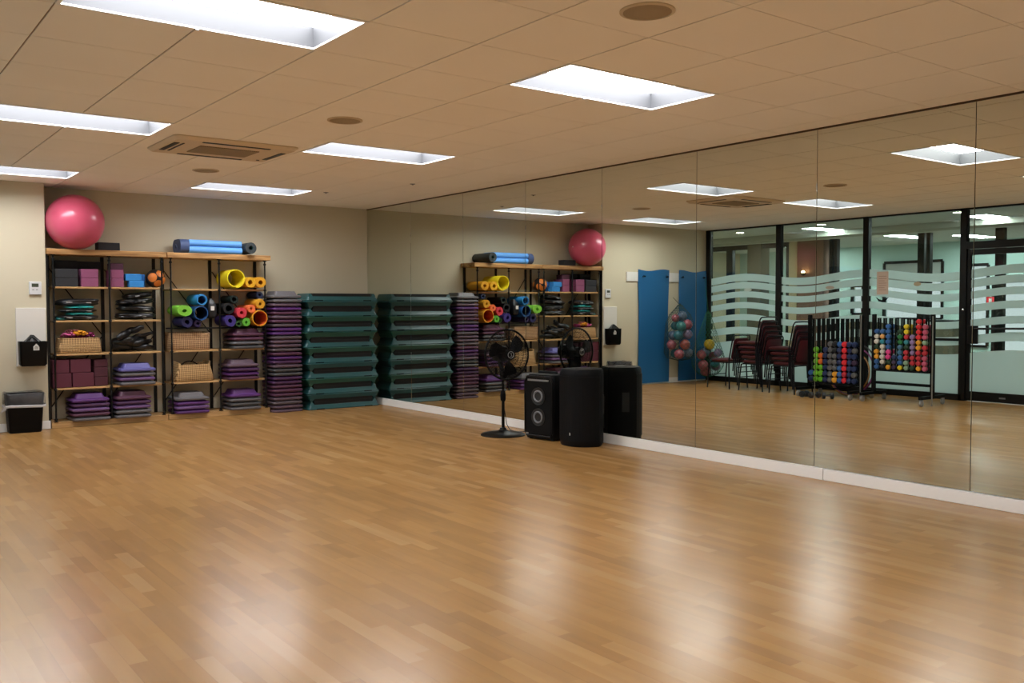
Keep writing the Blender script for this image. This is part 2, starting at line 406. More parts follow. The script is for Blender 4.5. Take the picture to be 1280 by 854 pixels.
# door bay
f = MB().box(GLX - .045, GLX + .045, PY[4] + .04, PY[3] - .045, 2.03, 2.125).box(GLX - .03, GLX + .03, PY[4] + .04, PY[3] - .045, H - .022, H)
dr = struct('door_1', f, M_BLACK, bevel=.003)
f = MB(); a, c = PY[3] - .05, PY[4] + .05
f.box(GLX - .02, GLX + .02, a - .045, a, .01, 2.025).box(GLX - .02, GLX + .02, c, c + .045, .01, 2.025).box(GLX - .02, GLX + .02, c + .045, a - .045, .01, .135).box(GLX - .02, GLX + .02, c + .045, a - .045, 1.95, 2.025)
obj('door_leaf', f, M_BLACK, dr, bevel=.003)
obj('glass_pane', MB().box(GLX - .004, GLX + .004, c + .045, a - .045, .135, 1.95), M_FILM, dr)
obj('top_pane', MB().box(GLX - .004, GLX + .004, PY[4] + .04, PY[3] - .045, 2.125, H - .022), M_CLEAR, dr)
obj('lock_box', MB().box(GLX + .02, GLX + .05, a - .16, a - .03, .77, 1.01), M_BLACK, dr, bevel=.004)
obj('push_bar', MB().tube([(GLX + .06, a - .10, .97), (GLX + .065, c + .05, .99)], .014).box(GLX + .02, GLX + .07, c + .03, c + .07, .95, 1.03), M_BLACK, dr)
obj('floor_closer_label', MB().box(GLX + .02, GLX + .0215, -5.36, -5.28, .06, .08), M_SILVER, dr)
obj('keyhole', MB().lathe([(.016, 0), (.016, .006), (.008, .009)], (GLX + .045, PY[3] - .01, 1.22), 'x', 12), M_CHROME, dr)

# ================================================================== LOBBY BEYOND THE GLASS
M_LFLOOR = mat('lobby_carpet', '8c8474', .9, bump=(200, .3, .002))
M_LWALL = mat('lobby_wall', 'b6cfc8', .85); M_LCEIL = mat('lobby_ceiling', 'cfd3cc', .9); M_LBEIGE = mat('lobby_beige', 'c9b99a', .85)
M_LPINK = mat('lobby_rose_brown', '8a6a5e', .8); M_LGREY = mat('lobby_grey_brown', '6f6a58', .8)
struct('lobby_floor', MB().box(-13.2, GLX - .05, YB, 4.5, -.06, -.002), M_LFLOOR)
struct('lobby_ceiling', MB().box(-13.2, GLX - .06, YB, 4.5, 2.62, 2.7), M_LCEIL)
struct('trim_bulkhead', MB().box(-9.0, -8.5, -12, 4.4, 2.52, 2.62), mat('lobby_bulkhead', 'a9a99c', .9))
struct('wall_lobby_end', MB().box(-13.2, GLX - .06, 4.4, 4.5, 0, 2.62), M_LBEIGE)
struct('wall_lobby_near_end', MB().box(-13.2, GLX - .06, YB - .1, YB, 0, 2.62), M_LWALL)
struct('wall_lobby_return', MB().box(GLX - .16, GLX - .04, .12, 4.4, 0, 2.62), M_LBEIGE)
# far wall with window openings
wins = [(.90, 1.16, 1.10, 1.72), (-.95, .37, 1.0, 2.22), (-1.90, -1.45, .45, 2.10), (-2.75, -2.02, .30, 1.80), (-3.6, -2.85, .3, 1.8)]
fw = MB(); ys = sorted({4.4, YB} | {v for w in wins for v in w[:2]})
for a, c in zip(ys, ys[1:]):
    w = [k for k in wins if k[0] <= a + 1e-6 and k[1] >= c - 1e-6]
    if w: fw.box(-13.2, -13.1, a, c, 0, w[0][2]).box(-13.2, -13.1, a, c, w[0][3], 2.62)
    else: fw.box(-13.2, -13.1, a, c, 0, 2.62)
struct('wall_lobby_far', fw, M_LWALL)
for k, (a, c, z0, z1) in enumerate(wins):
    f = MB().box(-13.12, -13.06, a - .03, a + .02, z0, z1).box(-13.12, -13.06, c - .02, c + .03, z0, z1).box(-13.12, -13.06, a, c, z1 - .02, z1 + .04).box(-13.12, -13.06, a, c, z0 - .03, z0 + .02)
    o = struct('window_%d' % (11 + k), f, M_BLACK)
    obj('glass_pane', MB().box(-13.16, -13.155, a, c, z0, z1), M_CLEAR, o)
tag(obj('roller_blind', MB().box(-13.09, -13.085, -.94, .36, 1.78, 2.21), mat('blind_grey', 'a8aca8', .8)), 'pale roller blind half lowered over the wide lobby window', 'blind')
# dark mullioned screen across the lobby
def mull(n, y, w, z0=0, z1=2.62, x=-10.5):
    struct('trim_mullion_%d' % n, MB().box(x - .05, x + .05, y - w / 2, y + w / 2, z0, z1), M_BLACK)
mull(1, 2.55, .17); mull(2, .99, .10); mull(3, -.03, .07); mull(4, -.14, .07); mull(5, -1.93, .13); mull(6, -2.07, .07); mull(7, -3.35, .15)
struct('trim_screen_head', MB().box(-10.55, -10.45, 1.0, 4.4, 2.52, 2.62), M_BLACK)
struct('wall_pillar_grey', MB().box(-10.7, -10.4, 1.66, 2.01, 0, 2.62), M_LGREY)
struct('wall_pillar_beige', MB().box(-10.7, -10.4, .74, .93, 0, 2.62), M_LBEIGE)
struct('wall_pillar_rose', MB().box(-10.72, -10.42, .12, .74, 0, 2.62), M_LPINK)
struct('wall_lobby_screen_low', MB().box(-10.60, -10.40, -2.6, -.45, 0, .95), M_LBEIGE)
s = thing('wall_sconce', 'small lit wall sconce on the rose brown pillar beyond the glass', 'lamp', (-10.40, .53, 1.93))
obj('lamp_arm', MB().tube([(-.02, 0, 0), (.06, 0, 0)], .012), M_BLACK, s)
obj('lamp_cup', MB().lathe([(.02, -.03), (.05, 0), (.055, .03)], (.07, 0, 0), 'z', 16, True, False), M_BLACK, s)
obj('lamp_bulb', MB().sphere((.07, 0, .04), .035, 12, 8), mat('bulb_warm', 'fff0d0', .5, emit=('ffd9a0', 22)), s, smooth=True)
# lobby light panels and downlights
M_LP = mat('lobby_panel_lit', 'ffffff', .5, emit=('e8f8ff', 50)); M_DL = mat('downlight_lit', 'ffffff', .5, emit=('fff4e0', 90))
lp = [(-8.3, -1.45, 1.2, .28, 'beyond the second glass bay'), (-8.4, -4.22, 1.2, .34, 'beyond the glass door'), (-10.9, -1.4, 1.1, .30, 'past the dark mullion screen'),
      (-11.9, -2.2, 1.1, .3, 'deepest in the lobby'), (-8.3, -7.2, 1.2, .3, 'past the door bay'), (-8.3, 2.4, 1.2, .3, 'by the lobby end wall'), (-11.9, 1.8, 1.2, .3, 'behind the grey brown pillar')]
for x, y, w, h, t in lp:
    zc = 2.62
    o = thing('ceiling_flat_light', 'flat white ceiling light panel in the lobby, ' + t, 'light', (x, y, zc), 0, 'light panels in the lobby ceiling')
    obj('rim', MB().box(-w / 2 - .02, w / 2 + .02, -h / 2 - .02, h / 2 + .02, -.012, 0), M_WHITE, o)
    obj('diffuser', MB().box(-w / 2, w / 2, -h / 2, h / 2, -.016, -.0125), M_LP, o)
for x, y, t in ((-7.575, -.07, 'beyond the first glass bay'), (-9.1, .29, 'before the grey brown pillar'), (-7.34, -1.94, 'beyond the first black mullion'), (-7.24, -4.26, 'above the glass door'), (-9.4, 1.9, 'by the lobby end wall')):
    o = thing('ceiling_downlight', 'round recessed downlight in the lobby ceiling, ' + t, 'light', (x, y, 2.62), 0, 'downlights in the lobby ceiling')
    obj('rim', MB().lathe([(.085, 0), (.085, -.008), (.065, -.008)], seg=20, cap0=False, cap1=False), M_WHITE, o)
    obj('diffuser', MB().lathe([(.068, -.004), (.068, -.006)], seg=20), M_DL, o)
# red sign by the far windows
o = thing('red_sign', 'small red notice sign seen through the glass door', 'sign', (-13.05, -1.975, 1.36))
obj('sign_board', MB().box(0, .012, -.075, .075, -.09, .09), mat('sign_red', 'd8323a', .5), o)
obj('white_mark', MB().box(.012, .014, -.03, .03, -.01, .06).box(.012, .014, .0, .03, -.05, -.01), M_WHITE, o)
# reception counter with a monitor, seen only between the frosted bands
o = thing('reception_counter', 'dark reception counter beyond the clear glass stripes', 'counter', (-9.3, -2.4, 0))
obj('counter_body', MB().box(-.3, .3, -.9, .9, 0, 1.0), M_LGREY, o, bevel=.01)
obj('counter_top', MB().box(-.36, .36, -.96, .96, 1.0, 1.04), M_BLACK, o, bevel=.008)

# things on the glass
def on_glass(name, label, cat, y0, y1, z0, z1, m, shape='box', extra=None):
    x = GLX + .0045
    if shape == 'box': bb = MB().box(x, x + .002, y0, y1, z0, z1)
    else:
        cy, cz, ry, rz = (y0 + y1) / 2, (z0 + z1) / 2, (y1 - y0) / 2, (z1 - z0) / 2
        bb = MB().prism([(cy + ry * math.cos(a * PI / 12), cz + rz * math.sin(a * PI / 12)) for a in range(24)], x, x + .002, plane='yz')
    o = obj(name, bb, m); tag(o, label, cat); return o
o = on_glass('paper_notice', 'pinkish paper notice taped inside the glass beside the second mullion', 'notice', -3.70, -3.52, 1.44, 1.77, mat('paper_pink', 'd9bfae', .8))
for k in range(7):
    z = 1.70 - k * .033; obj('text_line', MB().box(GLX + .0066, GLX + .0072, -3.67 + (.03 if k % 3 == 2 else 0), -3.55, z, z + .006), mat('print_grey', '9c7f74', .8), o)
b = MB(); xs = GLX + .0045
b.prism([(-3.50, 1.41), (-3.555, 1.375), (-3.60, 1.36), (-3.65, 1.375), (-3.71, 1.405), (-3.66, 1.345), (-3.61, 1.328), (-3.55, 1.343)], xs, xs + .002, plane='yz')
tag(obj('bird_decal', b, M_BLK), 'small black bird-shaped sticker under the pink notice on glass', 'sticker')
on_glass('oval_sticker', 'small beige oval sticker on the glass above the second dumbbell rack', 'sticker', -4.19, -4.08, 1.55, 1.61, mat('oval_beige', 'b9a285', .7), 'oval')
on_glass('oval_sticker', 'pale oval sticker on the glass bay behind the single chair', 'sticker', -1.28, -1.12, 1.52, 1.57, mat('oval_pale', 'c8d0c8', .7), 'oval')
on_glass('oval_sticker', 'thin rosy oval sticker on the glass over the tall chair stack', 'sticker', -2.82, -2.67, 1.53, 1.58, mat('oval_rose', 'bfa99a', .7), 'oval')

# ================================================================== CEILING FITTINGS
FN = {(-4, -1): 'at the near end of the row over the shelving side', (-4, -6): 'middle of the row over the trash bin', (-4, -11): 'smallest-looking, over the trash bin',
      (0, -1): 'big bright one before the mirror wall', (0, -6): 'middle of the row by the mirror, beside the air conditioner', (0, -11): 'by the back wall above the step stacks',
      (-4, 4): 'behind the camera on the glass side', (0, 4): 'behind the camera on the mirror side'}
proto = None
for (i, j) in FIX:
    cx = GX + (i + 1) * TX; cy = GY - (j + .5) * TY
    lab = 'recessed troffer light, ' + FN[(i, j)]
    if proto: dup(proto, (cx, cy, H), label=lab); continue
    o = proto = thing('ceiling_light', lab, 'light', (cx, cy, H), 0, 'recessed ceiling lights')
    hx, hy, h = TX - .012, TY / 2 - .012, .105
    f = MB()
    for x0, x1, y0, y1 in ((-hx - .012, hx + .012, -hy - .012, -hy + .006), (-hx - .012, hx + .012, hy - .006, hy + .012), (-hx - .012, -hx + .006, -hy + .006, hy - .006), (hx - .006, hx + .012, -hy + .006, hy - .006)):
        f.box(x0, x1, y0, y1, -.004, .004)
    obj('rim', f, M_HOUSE, o)
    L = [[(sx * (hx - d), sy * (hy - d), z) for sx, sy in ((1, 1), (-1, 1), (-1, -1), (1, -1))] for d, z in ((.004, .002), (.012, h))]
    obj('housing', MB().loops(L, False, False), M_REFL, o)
    obj('diffuser', MB().box(-hx + .013, hx - .013, -hy + .013, hy - .013, h, h + .006), M_LIT, o)
    obj('latch', MB().box(-.008, .008, hy - .004, hy + .010, -.009, -.003), M_SILVER, o)

# cassette air conditioner
o = thing('ceiling_air_conditioner', 'beige ceiling cassette air conditioner between the light rows', 'air conditioner', (-3.20, -3.555, H - .0015))
M_AC = mat('cassette_plastic', 'd8c6ac', .5)
hx, hy = .50, .385
obj('panel', MB().rr([(hx, hy, 0, .05), (hx, hy, -.010, .05), (hx - .03, hy - .03, -.030, .03)], False, True), M_AC, o, smooth=True, angle=30)
obj('intake_grille', MB().box(-.24, .24, -.17, .17, -.036, -.028), perf_mat('intake_grille', '9b8a70', '6d604c', 60), o, bevel=.003)
for nm, bx in (('louver', (-.27, .27, -.335, -.300)), ('louver', (-.27, .27, .300, .335)), ('louver', (-.45, -.41, -.2, .2)), ('louver', (.41, .45, -.2, .2))):
    obj(nm, MB().box(bx[0], bx[1], bx[2], bx[3], -.0335, -.022), M_BLKG, o)
obj('louver', MB().box(-.385, -.370, -.2, .2, -.0335, -.022), M_BLKG, o)
obj('status_light', MB().box(.38, .405, .25, .265, -.0335, -.022), M_BLK, o)
# ceiling speakers
sp = thing('ceiling_speaker', 'round ceiling speaker grille in front of the big bright light', 'speaker', (-2.915, -8.07, H), 0, 'round ceiling speakers')
obj('rim', MB().lathe([(.122, 0), (.122, -.006), (.108, -.009), (.106, -.004)], seg=40, cap0=False, cap1=False), mat('speaker_rim', 'c9b89e', .5), sp, smooth=True)
obj('grille', MB().lathe([(.107, -.002), (.107, -.006), (.05, -.008)], seg=40), perf_mat('ceiling_grille', 'a8977e', '857460', 150), sp)
dup(sp, (-2.905, -5.14, H), label='round ceiling speaker grille midway, beyond the air conditioner side')
dup(sp, (-2.895, -2.23, H), label='round ceiling speaker grille by the back wall, behind the air conditioner')
for x, y, t in ((-.814, -2.55, 'near the mirror top, off the shelf end'), (-1.24, -1.36, 'over the teal step stack')):
    o = obj('ceiling_sprinkler', MB().lathe([(.030, 0), (.026, -.004), (.010, -.006), (.010, -.012), (.004, -.013)], (x, y, H), seg=16), M_SILVER)
    tag(o, 'tiny sprinkler head on the ceiling ' + t, 'sprinkler')

# ================================================================== SHELVING
PL = []
def shelf_unit(x0, x1, zs, label, rail=False):
    w = x1 - x0
    o = thing('shelving_unit', label, 'shelving', (x0, 0, 0), 0, 'industrial pipe shelving units')
    D0, D1 = -.345, -.01
    obj('top_board', MB().box(-.02 if x0 < -3 else .0, w - (.0 if x0 < -3 else -.02), D0 - .02, D1, 1.838, 1.898), M_TOPWOOD, o, bevel=.006)
    obj('plinth', MB().box(0, w - .004, D0, D1, 0, .062), M_SHWOOD, o, bevel=.003)
    mid = w / 2
    for z in zs:
        obj('shelf', MB().box(.05, w - .05, D0 + .02, D1 - .01, z - .020, z), M_SHWOOD, o, bevel=.002)
    for x in (.045, mid, w - .045):
        p = MB().tube([(x, D0 + .012, .062), (x, D0 + .012, 1.838)], .0095, 10)
        for z in list(zs) + [.10, 1.80]:
            p.lathe([(.013, z - .022), (.017, z - .02), (.017, z - .004), (.013, z)], (x, D0 + .012, 0), 'z', 10)
        p.lathe([(.022, 1.826), (.022, 1.838)], (x, D0 + .012, 0), 'z', 12).lathe([(.022, .062), (.022, .07)], (x, D0 + .012, 0), 'z', 12)
        obj('front_post', p, M_PIPE, o)
        obj('back_post', MB().box(x - .018, x + .018, D1 - .008, D1, .062, 1.838), M_BLACK, o)
    for a in ((.06, mid - .02), (mid + .02, w - .06)):
        obj('brace', MB().tube([(a[0], D1 - .014, .20), (a[1], D1 - .014, .95)], .006, 6).tube([(a[0], D1 - .014, 1.70), (a[1], D1 - .014, .98)], .006, 6), M_PIPE, o)
    if rail:
        obj('rail', MB().tube([(.05, -.10, 1.034), (w - .05, -.10, 1.034)], .007, 8).tube([(.05, D0 + .03, 1.034), (w - .05, D0 + .03, 1.034)], .007, 8), M_PIPE, o)
    return o
ua = shelf_unit(-3.925, -2.722, (.42, .785, 1.14, 1.50), 'black pipe shelving unit under the pink ball, five wooden shelves')
obj('side_frame', MB().box(-.024, -.004, -.33, -.29, 0, 1.838).box(-.024, -.004, -.05, -.012, 0, 1.838), M_BLACK, ua)
ub = shelf_unit(-2.715, -1.515, (.42, .785, 1.49), 'black pipe shelving unit holding the rolled mats', True)

# ------------------------------------------------------------------ risers
RC = {'plum': '553048', 'purple': '552a6c', 'grey': '626064', 'mauve': '5e4a58', 'violet': '47264e', 'charcoal': '4c4b4d', 'periwinkle': '5d5b9a', 'lilac': '694a7c', 'taupe': '584d53'}
RM = {}
def riser(colour, x, y, z, label, group, rz=0):
    if colour not in RM:
        s = .19; b = MB()
        b.rr([(.180, .180, 0, .03), (s - .003, s - .003, .004, .035), (s, s, .010, .035), (s, s, .022, .035), (s - .003, s - .003, .028, .035), (.178, .178, .033, .03), (.150, .150, .0375, .03), (.128, .128, .085, .03)], False, True, seg=5)
        b.rr([(.176, .176, 0, .03), (.184, .184, .006, .033), (.184, .184, .024, .033), (.174, .174, .029, .028), (.144, .144, .033, .028), (.123, .123, .081, .028)], False, True, seg=5)
        RM[colour] = b.mesh('step_riser', [mat('riser_' + colour, RC[colour], .5, bump=(160, .25, .001))], True, 30)
    o = link('step_riser', RM[colour]); o.location = (x, y, z); o.rotation_euler = (0, 0, rz)
    return tag(o, label, 'riser', group)
random.seed(5)
tall = ['mauve', 'mauve', 'taupe', 'mauve', 'plum', 'plum', 'plum', 'violet', 'violet', 'charcoal', 'charcoal', 'mauve', 'violet', 'purple', 'plum', 'taupe', 'mauve',
        'mauve', 'taupe', 'purple', 'purple', 'taupe', 'plum', 'mauve', 'plum', 'purple', 'mauve', 'grey', 'grey']
for k, c in enumerate(tall):
    riser(c, -1.322 + random.uniform(-.004, .004), -.262 + random.uniform(-.004, .003), .0495 * k, '%s square riser, %s from the floor in the tall purple stack' % (c, ORD[k + 1]), 'risers in the tall purple stack', random.uniform(-.012, .012))
def rstack(cols, x, y, z, where):
    for k, c in enumerate(cols):
        riser(c, x + random.uniform(-.004, .004), y - .027 + random.uniform(-.004, .004), z + .001 + .050 * k, '%s riser, %s up in the pile %s' % (c, ORD[k + 1], where), 'risers piled ' + where, random.uniform(-.02, .02))
rstack(['grey', 'plum', 'lilac', 'violet', 'purple'], -3.545, -.20, .062, 'at the bottom under the maroon blocks')
rstack(['grey', 'grey', 'lilac', 'violet', 'plum'][:5], -3.108, -.20, .062, 'at the bottom under the periwinkle pile')
rstack(['grey', 'lilac', 'grey', 'periwinkle'], -3.06, -.20, .42, 'with the periwinkle top')
rstack(['purple', 'lilac', 'purple', 'grey'], -2.46, -.20, .062, 'at the bottom under the straw bag')
rstack(['grey', 'charcoal', 'grey', 'purple'], -1.835, -.20, .062, 'at the bottom beside the tall stack')
rstack(['plum', 'purple', 'violet', 'mauve'], -1.855, -.20, .42, 'on the shelf second from the floor, mat side')
rstack(['charcoal', 'grey', 'plum', 'mauve'][:3] + ['plum'], -1.80, -.20, .785, 'just below the rolled mats')

# ------------------------------------------------------------------ aerobic steps
def step_proto(m):
    o = bpy.data.objects.new('aerobic_step', None); COL.objects.link(o)
    T = .0963; hx, hy = .505, .205
    b = MB().rr([(hx - .006, hy - .004, 0, .035), (hx, hy, .006, .035), (hx, hy, .012, .035), (hx - .012, hy - .005, .018, .035), (hx - .038, hy - .020, .060, .03)], True, True)
    for s in (-1, 1):
        x0, x1 = (.395, .460) if s > 0 else (-.460, -.395)
        xo = s * .448; xi = s * .385; zt = T - .001
        b.loops([[(s * .466, -hy + .022, .060), (s * .466, hy - .022, .060), (s * .405, hy - .022, .060), (s * .405, -hy + .022, .060)],
                 [(xo, -hy + .034, zt), (xo, hy - .034, zt), (s * .428, hy - .034, zt), (s * .428, -hy + .034, zt)]])
    obj('platform', b, m, o, smooth=True, angle=25)
    d = MB().box(-.404, .404, -hy + .030, hy - .030, .060, T)
    obj('rubber_deck', d, M_BLKR, o, bevel=.003)
    for s in (-1, 1):
        obj('grip_slot', MB().box(s * .335 - .055, s * .335 + .055, -hy - .0012, -hy + .01, .001, .013), M_BLK, o)
    return o
pt = step_proto(M_STEP); pg = step_proto(M_STEPG)
offs = [0, .002, -.004, .004, -.002, -.022, -.030, 0, .004, .003, .005, -.003, .002, .010, .012]
usedp = set()
for k in range(15):                                      # from the floor up; odd ones lie upside down
    src = pg if k in (3, 7, 9, 11) else pt
    up = k % 2 == 0
    z = .0965 * k + (0 if up else .0965)
    loc = (-.578 + offs[14 - k], -.245 + random.uniform(-.006, .004), z); rot = (0 if up else PI, 0, random.uniform(-.008, .008))
    lab = '%s aerobic step with black deck, %s from the floor, %s' % ('dark teal' if src is pt else 'sea green', ORD[k + 1], 'upright' if up else 'upside down')
    if src.name not in usedp:
        usedp.add(src.name); src.location = loc; src.rotation_euler = rot; tag(src, lab, 'exercise step', 'aerobic steps in the corner stack')
    else:
        d = dup(src, loc, rot, lab, 'aerobic steps in the corner stack'); d['category'] = 'exercise step'

# ------------------------------------------------------------------ big pink ball
def ballpat(d):
    return 1 + .004 * math.cos(d.z * 60) * (1 if abs(d.z) < .75 else 0)
o = thing('exercise_ball', 'large glossy pink exercise ball on top of the shelving', 'exercise ball', (-3.652, -.305, 1.898 + .292))
obj('ball_shell', MB().sphere((0, 0, 0), .291, 64, 64, f=ballpat), mat('pink_vinyl', 'c9526e', .3, coat=.2), o, smooth=True)
obj('valve_plug', MB().lathe([(.010, .284), (.010, .293)], (0, 0, 0), 'x', 12), M_WHITE, o)

def block(name, c, x0, x1, y0, z0, z1, label, d=.15, cat='yoga block', group=None, rz=0, m=None):
    cx = (x0 + x1) / 2
    b = MB().box(x0 - cx, x1 - cx, 0, d, 0, z1 - z0)
    o = obj(name, b, m or mat('foam_' + c, c, .8, bump=(350, .3, .001)), bevel=.006)
    o.location = (cx, y0, z0 + .0008); o.rotation_euler = (0, 0, rz)
    return tag(o, label, cat, group)
block('yoga_block', '25262a', -3.425, -3.200, -.30, 1.898, 1.985, 'black foam yoga block on the top board beside the pink ball', .15, m=M_FOAMK)
G = 'foam blocks on the upper shelf'
for k, (z0, t) in enumerate(((1.5, 'lower'), (1.595, 'middle'), (1.69, 'upper'))):
    block('yoga_block', '25262a', -3.858 + (.02 if k == 2 else 0), -3.632 + (.02 if k == 2 else 0), -.30 + (.12 if k == 2 else 0), z0, z0 + .094, t + ' charcoal block at the pier end of the upper shelf', .15, group=G, m=M_FOAMK)
for k in range(2):
    block('yoga_block', '8a4a6c', -3.600, -3.428, -.30, 1.5 + .096 * k, 1.595 + .096 * k, 'dusty purple block beside the charcoal ones, ' + ('upper', 'lower')[1 - k], .23, group=G)
    block('yoga_block', '8a4a6c', -3.298, -3.165, -.30, 1.5 + .096 * k, 1.595 + .096 * k, 'narrow dusty purple block next to the blue ones, ' + ('upper', 'lower')[1 - k], .23, group=G)
block('yoga_block', '4a2438', -3.300, -3.165, -.29, 1.692, 1.762, 'dark plum block topping the narrow purple pair', .15, group=G)
block('yoga_block', '2f86d0', -3.109, -2.953, -.30, 1.5, 1.573, 'front lower bright blue block, by the medicine ball', .1, group=G)
block('yoga_block', '2f86d0', -3.145, -2.978, -.30, 1.574, 1.648, 'front upper bright blue block, by the medicine ball', .1, group=G)
block('yoga_block', '1f66b0', -2.948, -2.912, -.20, 1.5, 1.573, 'rear lower blue block, just behind the medicine ball', .15, group=G)
block('yoga_block', '1f66b0', -2.973, -2.912, -.20, 1.574, 1.648, 'rear upper blue block, just behind the medicine ball', .15, group=G)
block('yoga_block', '1f2024', -3.62, -3.36, -.13, 1.692, 1.78, 'black block lying along the wall above the dusty purple pair', .1, group=G, m=M_FOAMK)
# support for that block: two blocks underneath at the wall are the purple ones
MG = 'maroon foam blocks on the second shelf'
mz = [(-3.90, -3.735, .577, .721, 'top row, against the side frame'), (-3.725, -3.520, .577, .721, 'top row, in the middle'), (-3.90, -3.714, .421, .576, 'bottom row, against the side frame'),
      (-3.705, -3.490, .421, .576, 'bottom row, in the middle'), (-3.485, -3.345, .627, .712, 'top of the narrow pile at the centre post'), (-3.485, -3.345, .524, .626, 'middle of the narrow pile at the centre post'), (-3.485, -3.345, .421, .523, 'lowest of the narrow pile at the centre post')]
for k, (x0, x1, z0, z1, t) in enumerate(mz):
    block('yoga_block', '5a2434' if k < 4 else '4c202c', x0, x1 - .002, -.302 + (.01 if k >= 4 else 0), z0, z1 - .001, 'maroon foam block, ' + t, .22, group=MG)

# medicine ball with orange panels
o = thing('medicine_ball', 'orange and black medicine ball between the two shelving units', 'medicine ball', (-2.80, -.20, 1.605))
obj('ball_shell', MB().sphere((0, 0, 0), .104, 32, 20), mat('medball_black', '18171a', .5), o, smooth=True)
for k, (a, e, r) in enumerate(((-2.2, .1, .052), (-1.2, .55, .045), (-.7, -.3, .045), (-1.5, -.65, .045), (2.0, .2, .05), (.6, .1, .05))):
    d = Vector((math.cos(a) * math.cos(e), math.sin(a) * math.cos(e), math.sin(e))); q = d.to_track_quat('Z', 'Y').to_matrix().to_4x4()
    b = MB().lathe([(r, math.sqrt(.104 ** 2 - r ** 2) - .002), (r * .98, math.sqrt(.106 ** 2 - (r * .98) ** 2)), (r * .6, math.sqrt(.106 ** 2 - (r * .6) ** 2)), (.002, .106)], seg=18)
    b.xf(q); obj('orange_panel', b, mat('medball_orange', 'd87a2c', .5), o, smooth=True)

# ------------------------------------------------------------------ rolled mats
def spiral(ro, ri, th, squash=1.0, seg=26):
    """cross-section outline (x,z) of a rolled sheet"""
    turns = max(1.15, (ro - ri) / (th * 1.12)); n = int(seg * turns)
    out, inn = [], []
    for k in range(n + 1):
        t = k / n; a = -PI / 2 + t * turns * 2 * PI; r = ro - (ro - ri) * t
        out.append((r * math.cos(a), r * math.sin(a) * squash)); inn.append(((r - th) * math.cos(a), (r - th) * math.sin(a) * squash))
    return out + inn[::-1]
def rolled(x, y, z, ro, ri, th, ln, c, label, rz=0, tilt=0, squash=1, group='rolled mats on the shelving', inner=None, name='rolled_mat', spin=0):
    pl = spiral(ro, ri, th, squash)
    if spin: pl = [(a * math.cos(spin) - b * math.sin(spin), a * math.sin(spin) + b * math.cos(spin)) for a, b in pl]
    b = MB(); n = len(pl)
    vs = [(a, 0, q) for a, q in pl] + [(a, ln, q) for a, q in pl]
    h = n // 2; fs = [(i, (i + 1) % n, n + (i + 1) % n, n + i) for i in range(n)]
    mi = [0 if i < h else 1 for i in range(n)]
    for i in range(h - 1):                       # end faces as a strip between outer and inner line
        for o_ in (0, n): fs.append((o_ + i, o_ + i + 1, o_ + n - 2 - i, o_ + n - 1 - i)); mi.append(0)
    b.v = vs; b.f = fs; b.mi = mi
    me = bpy.data.meshes.new(name); me.from_pydata(vs, [], fs)
    for f, k in zip(me.polygons, mi): f.material_index = k
    bm = bmesh.new(); bm.from_mesh(me); bmesh.ops.recalc_face_normals(bm, faces=bm.faces)
    for f in bm.faces: f.smooth = True
    for e in bm.edges:
        if len(e.link_faces) == 2 and e.calc_face_angle(0) > .7: e.smooth = False
    bm.to_mesh(me); bm.free()
    m1 = mat('mat_' + c, c, .6, bump=(220, .2, .001)); me.materials.append(m1); me.materials.append(mat('mat_' + (inner or c), inner or c, .6, bump=(220, .2, .001)))
    o = link(name, me); o.location = (x, y, z); o.rotation_euler = (tilt, 0, rz)
    return tag(o, label, 'rolled mat', group)
YF = -.425
rolled(-1.950, YF, 1.614, .112, .098, .010, .38, 'e6d21c', 'widest bright yellow roll on the upper mat shelf')
rolled(-1.778, YF - .01, 1.569, .066, .032, .007, .38, 'dba51e', 'amber roll between the yellow one and the end post', spin=.4)
rolled(-1.642, YF + .02, 1.571, .068, .030, .007, .36, 'd99b1c', 'amber roll at the end post of the upper mat shelf', spin=1.2)
rolled(-2.555, YF - .02, 1.240, .088, .030, .009, .34, '7cc43c', 'lime green squashed roll above the straw basket', rz=.04, squash=.74)
rolled(-2.352, YF, 1.365, .066, .050, .008, .37, '2a86c8', 'bright blue roll on top of the blue pair', inner='1d5f9a')
rolled(-2.365, YF, 1.210, .086, .076, .008, .37, '17508c', 'deep blue hollow roll under the bright blue one', inner='0f2c54')
rolled(-2.515, YF + .03, 1.110, .066, .03, .008, .35, '232258', 'navy roll lowest above the straw basket')
rolled(-2.395, YF + .03, 1.090, .044, .02, .007, .35, '2c1c50', 'thin indigo roll beside the navy one')
rolled(-2.030, YF + .03, 1.262, .068, .04, .008, .35, '101216', 'black roll beside the centre post, above the purple one')
rolled(-1.965, YF + .02, 1.370, .050, .03, .007, .35, '13231f', 'dark green black roll on top of the black one')
rolled(-2.022, YF, 1.118, .070, .03, .008, .36, '3a2c78', 'purple roll low by the centre post')
rolled(-1.886, YF, 1.212, .064, .024, .007, .37, 'd23a4a', 'red roll in the middle of the bright bundle')
rolled(-1.768, YF, 1.258, .052, .018, .007, .37, 'e8713c', 'orange roll between the red and amber ones')
rolled(-1.658, YF, 1.318, .060, .022, .007, .37, 'd99c20', 'amber roll topping the bright bundle')
rolled(-1.828, YF, 1.100, .052, .02, .007, .37, '5fae34', 'leaf green roll at the bottom of the bright bundle', spin=2.2)
rolled(-1.912, YF + .03, 1.083, .038, .02, .006, .35, '2e5a26', 'small dark green roll under the red one')
rolled(-1.672, YF - .02, 1.146, .098, .088, .008, .38, 'e0981f', 'wide amber roll with orange inside, low at the end post', inner='d0551e')
rolled(-1.640, YF + .06, 1.421, .044, .02, .007, .32, '1a2748', 'navy roll tucked beneath the amber pair', spin=.6)
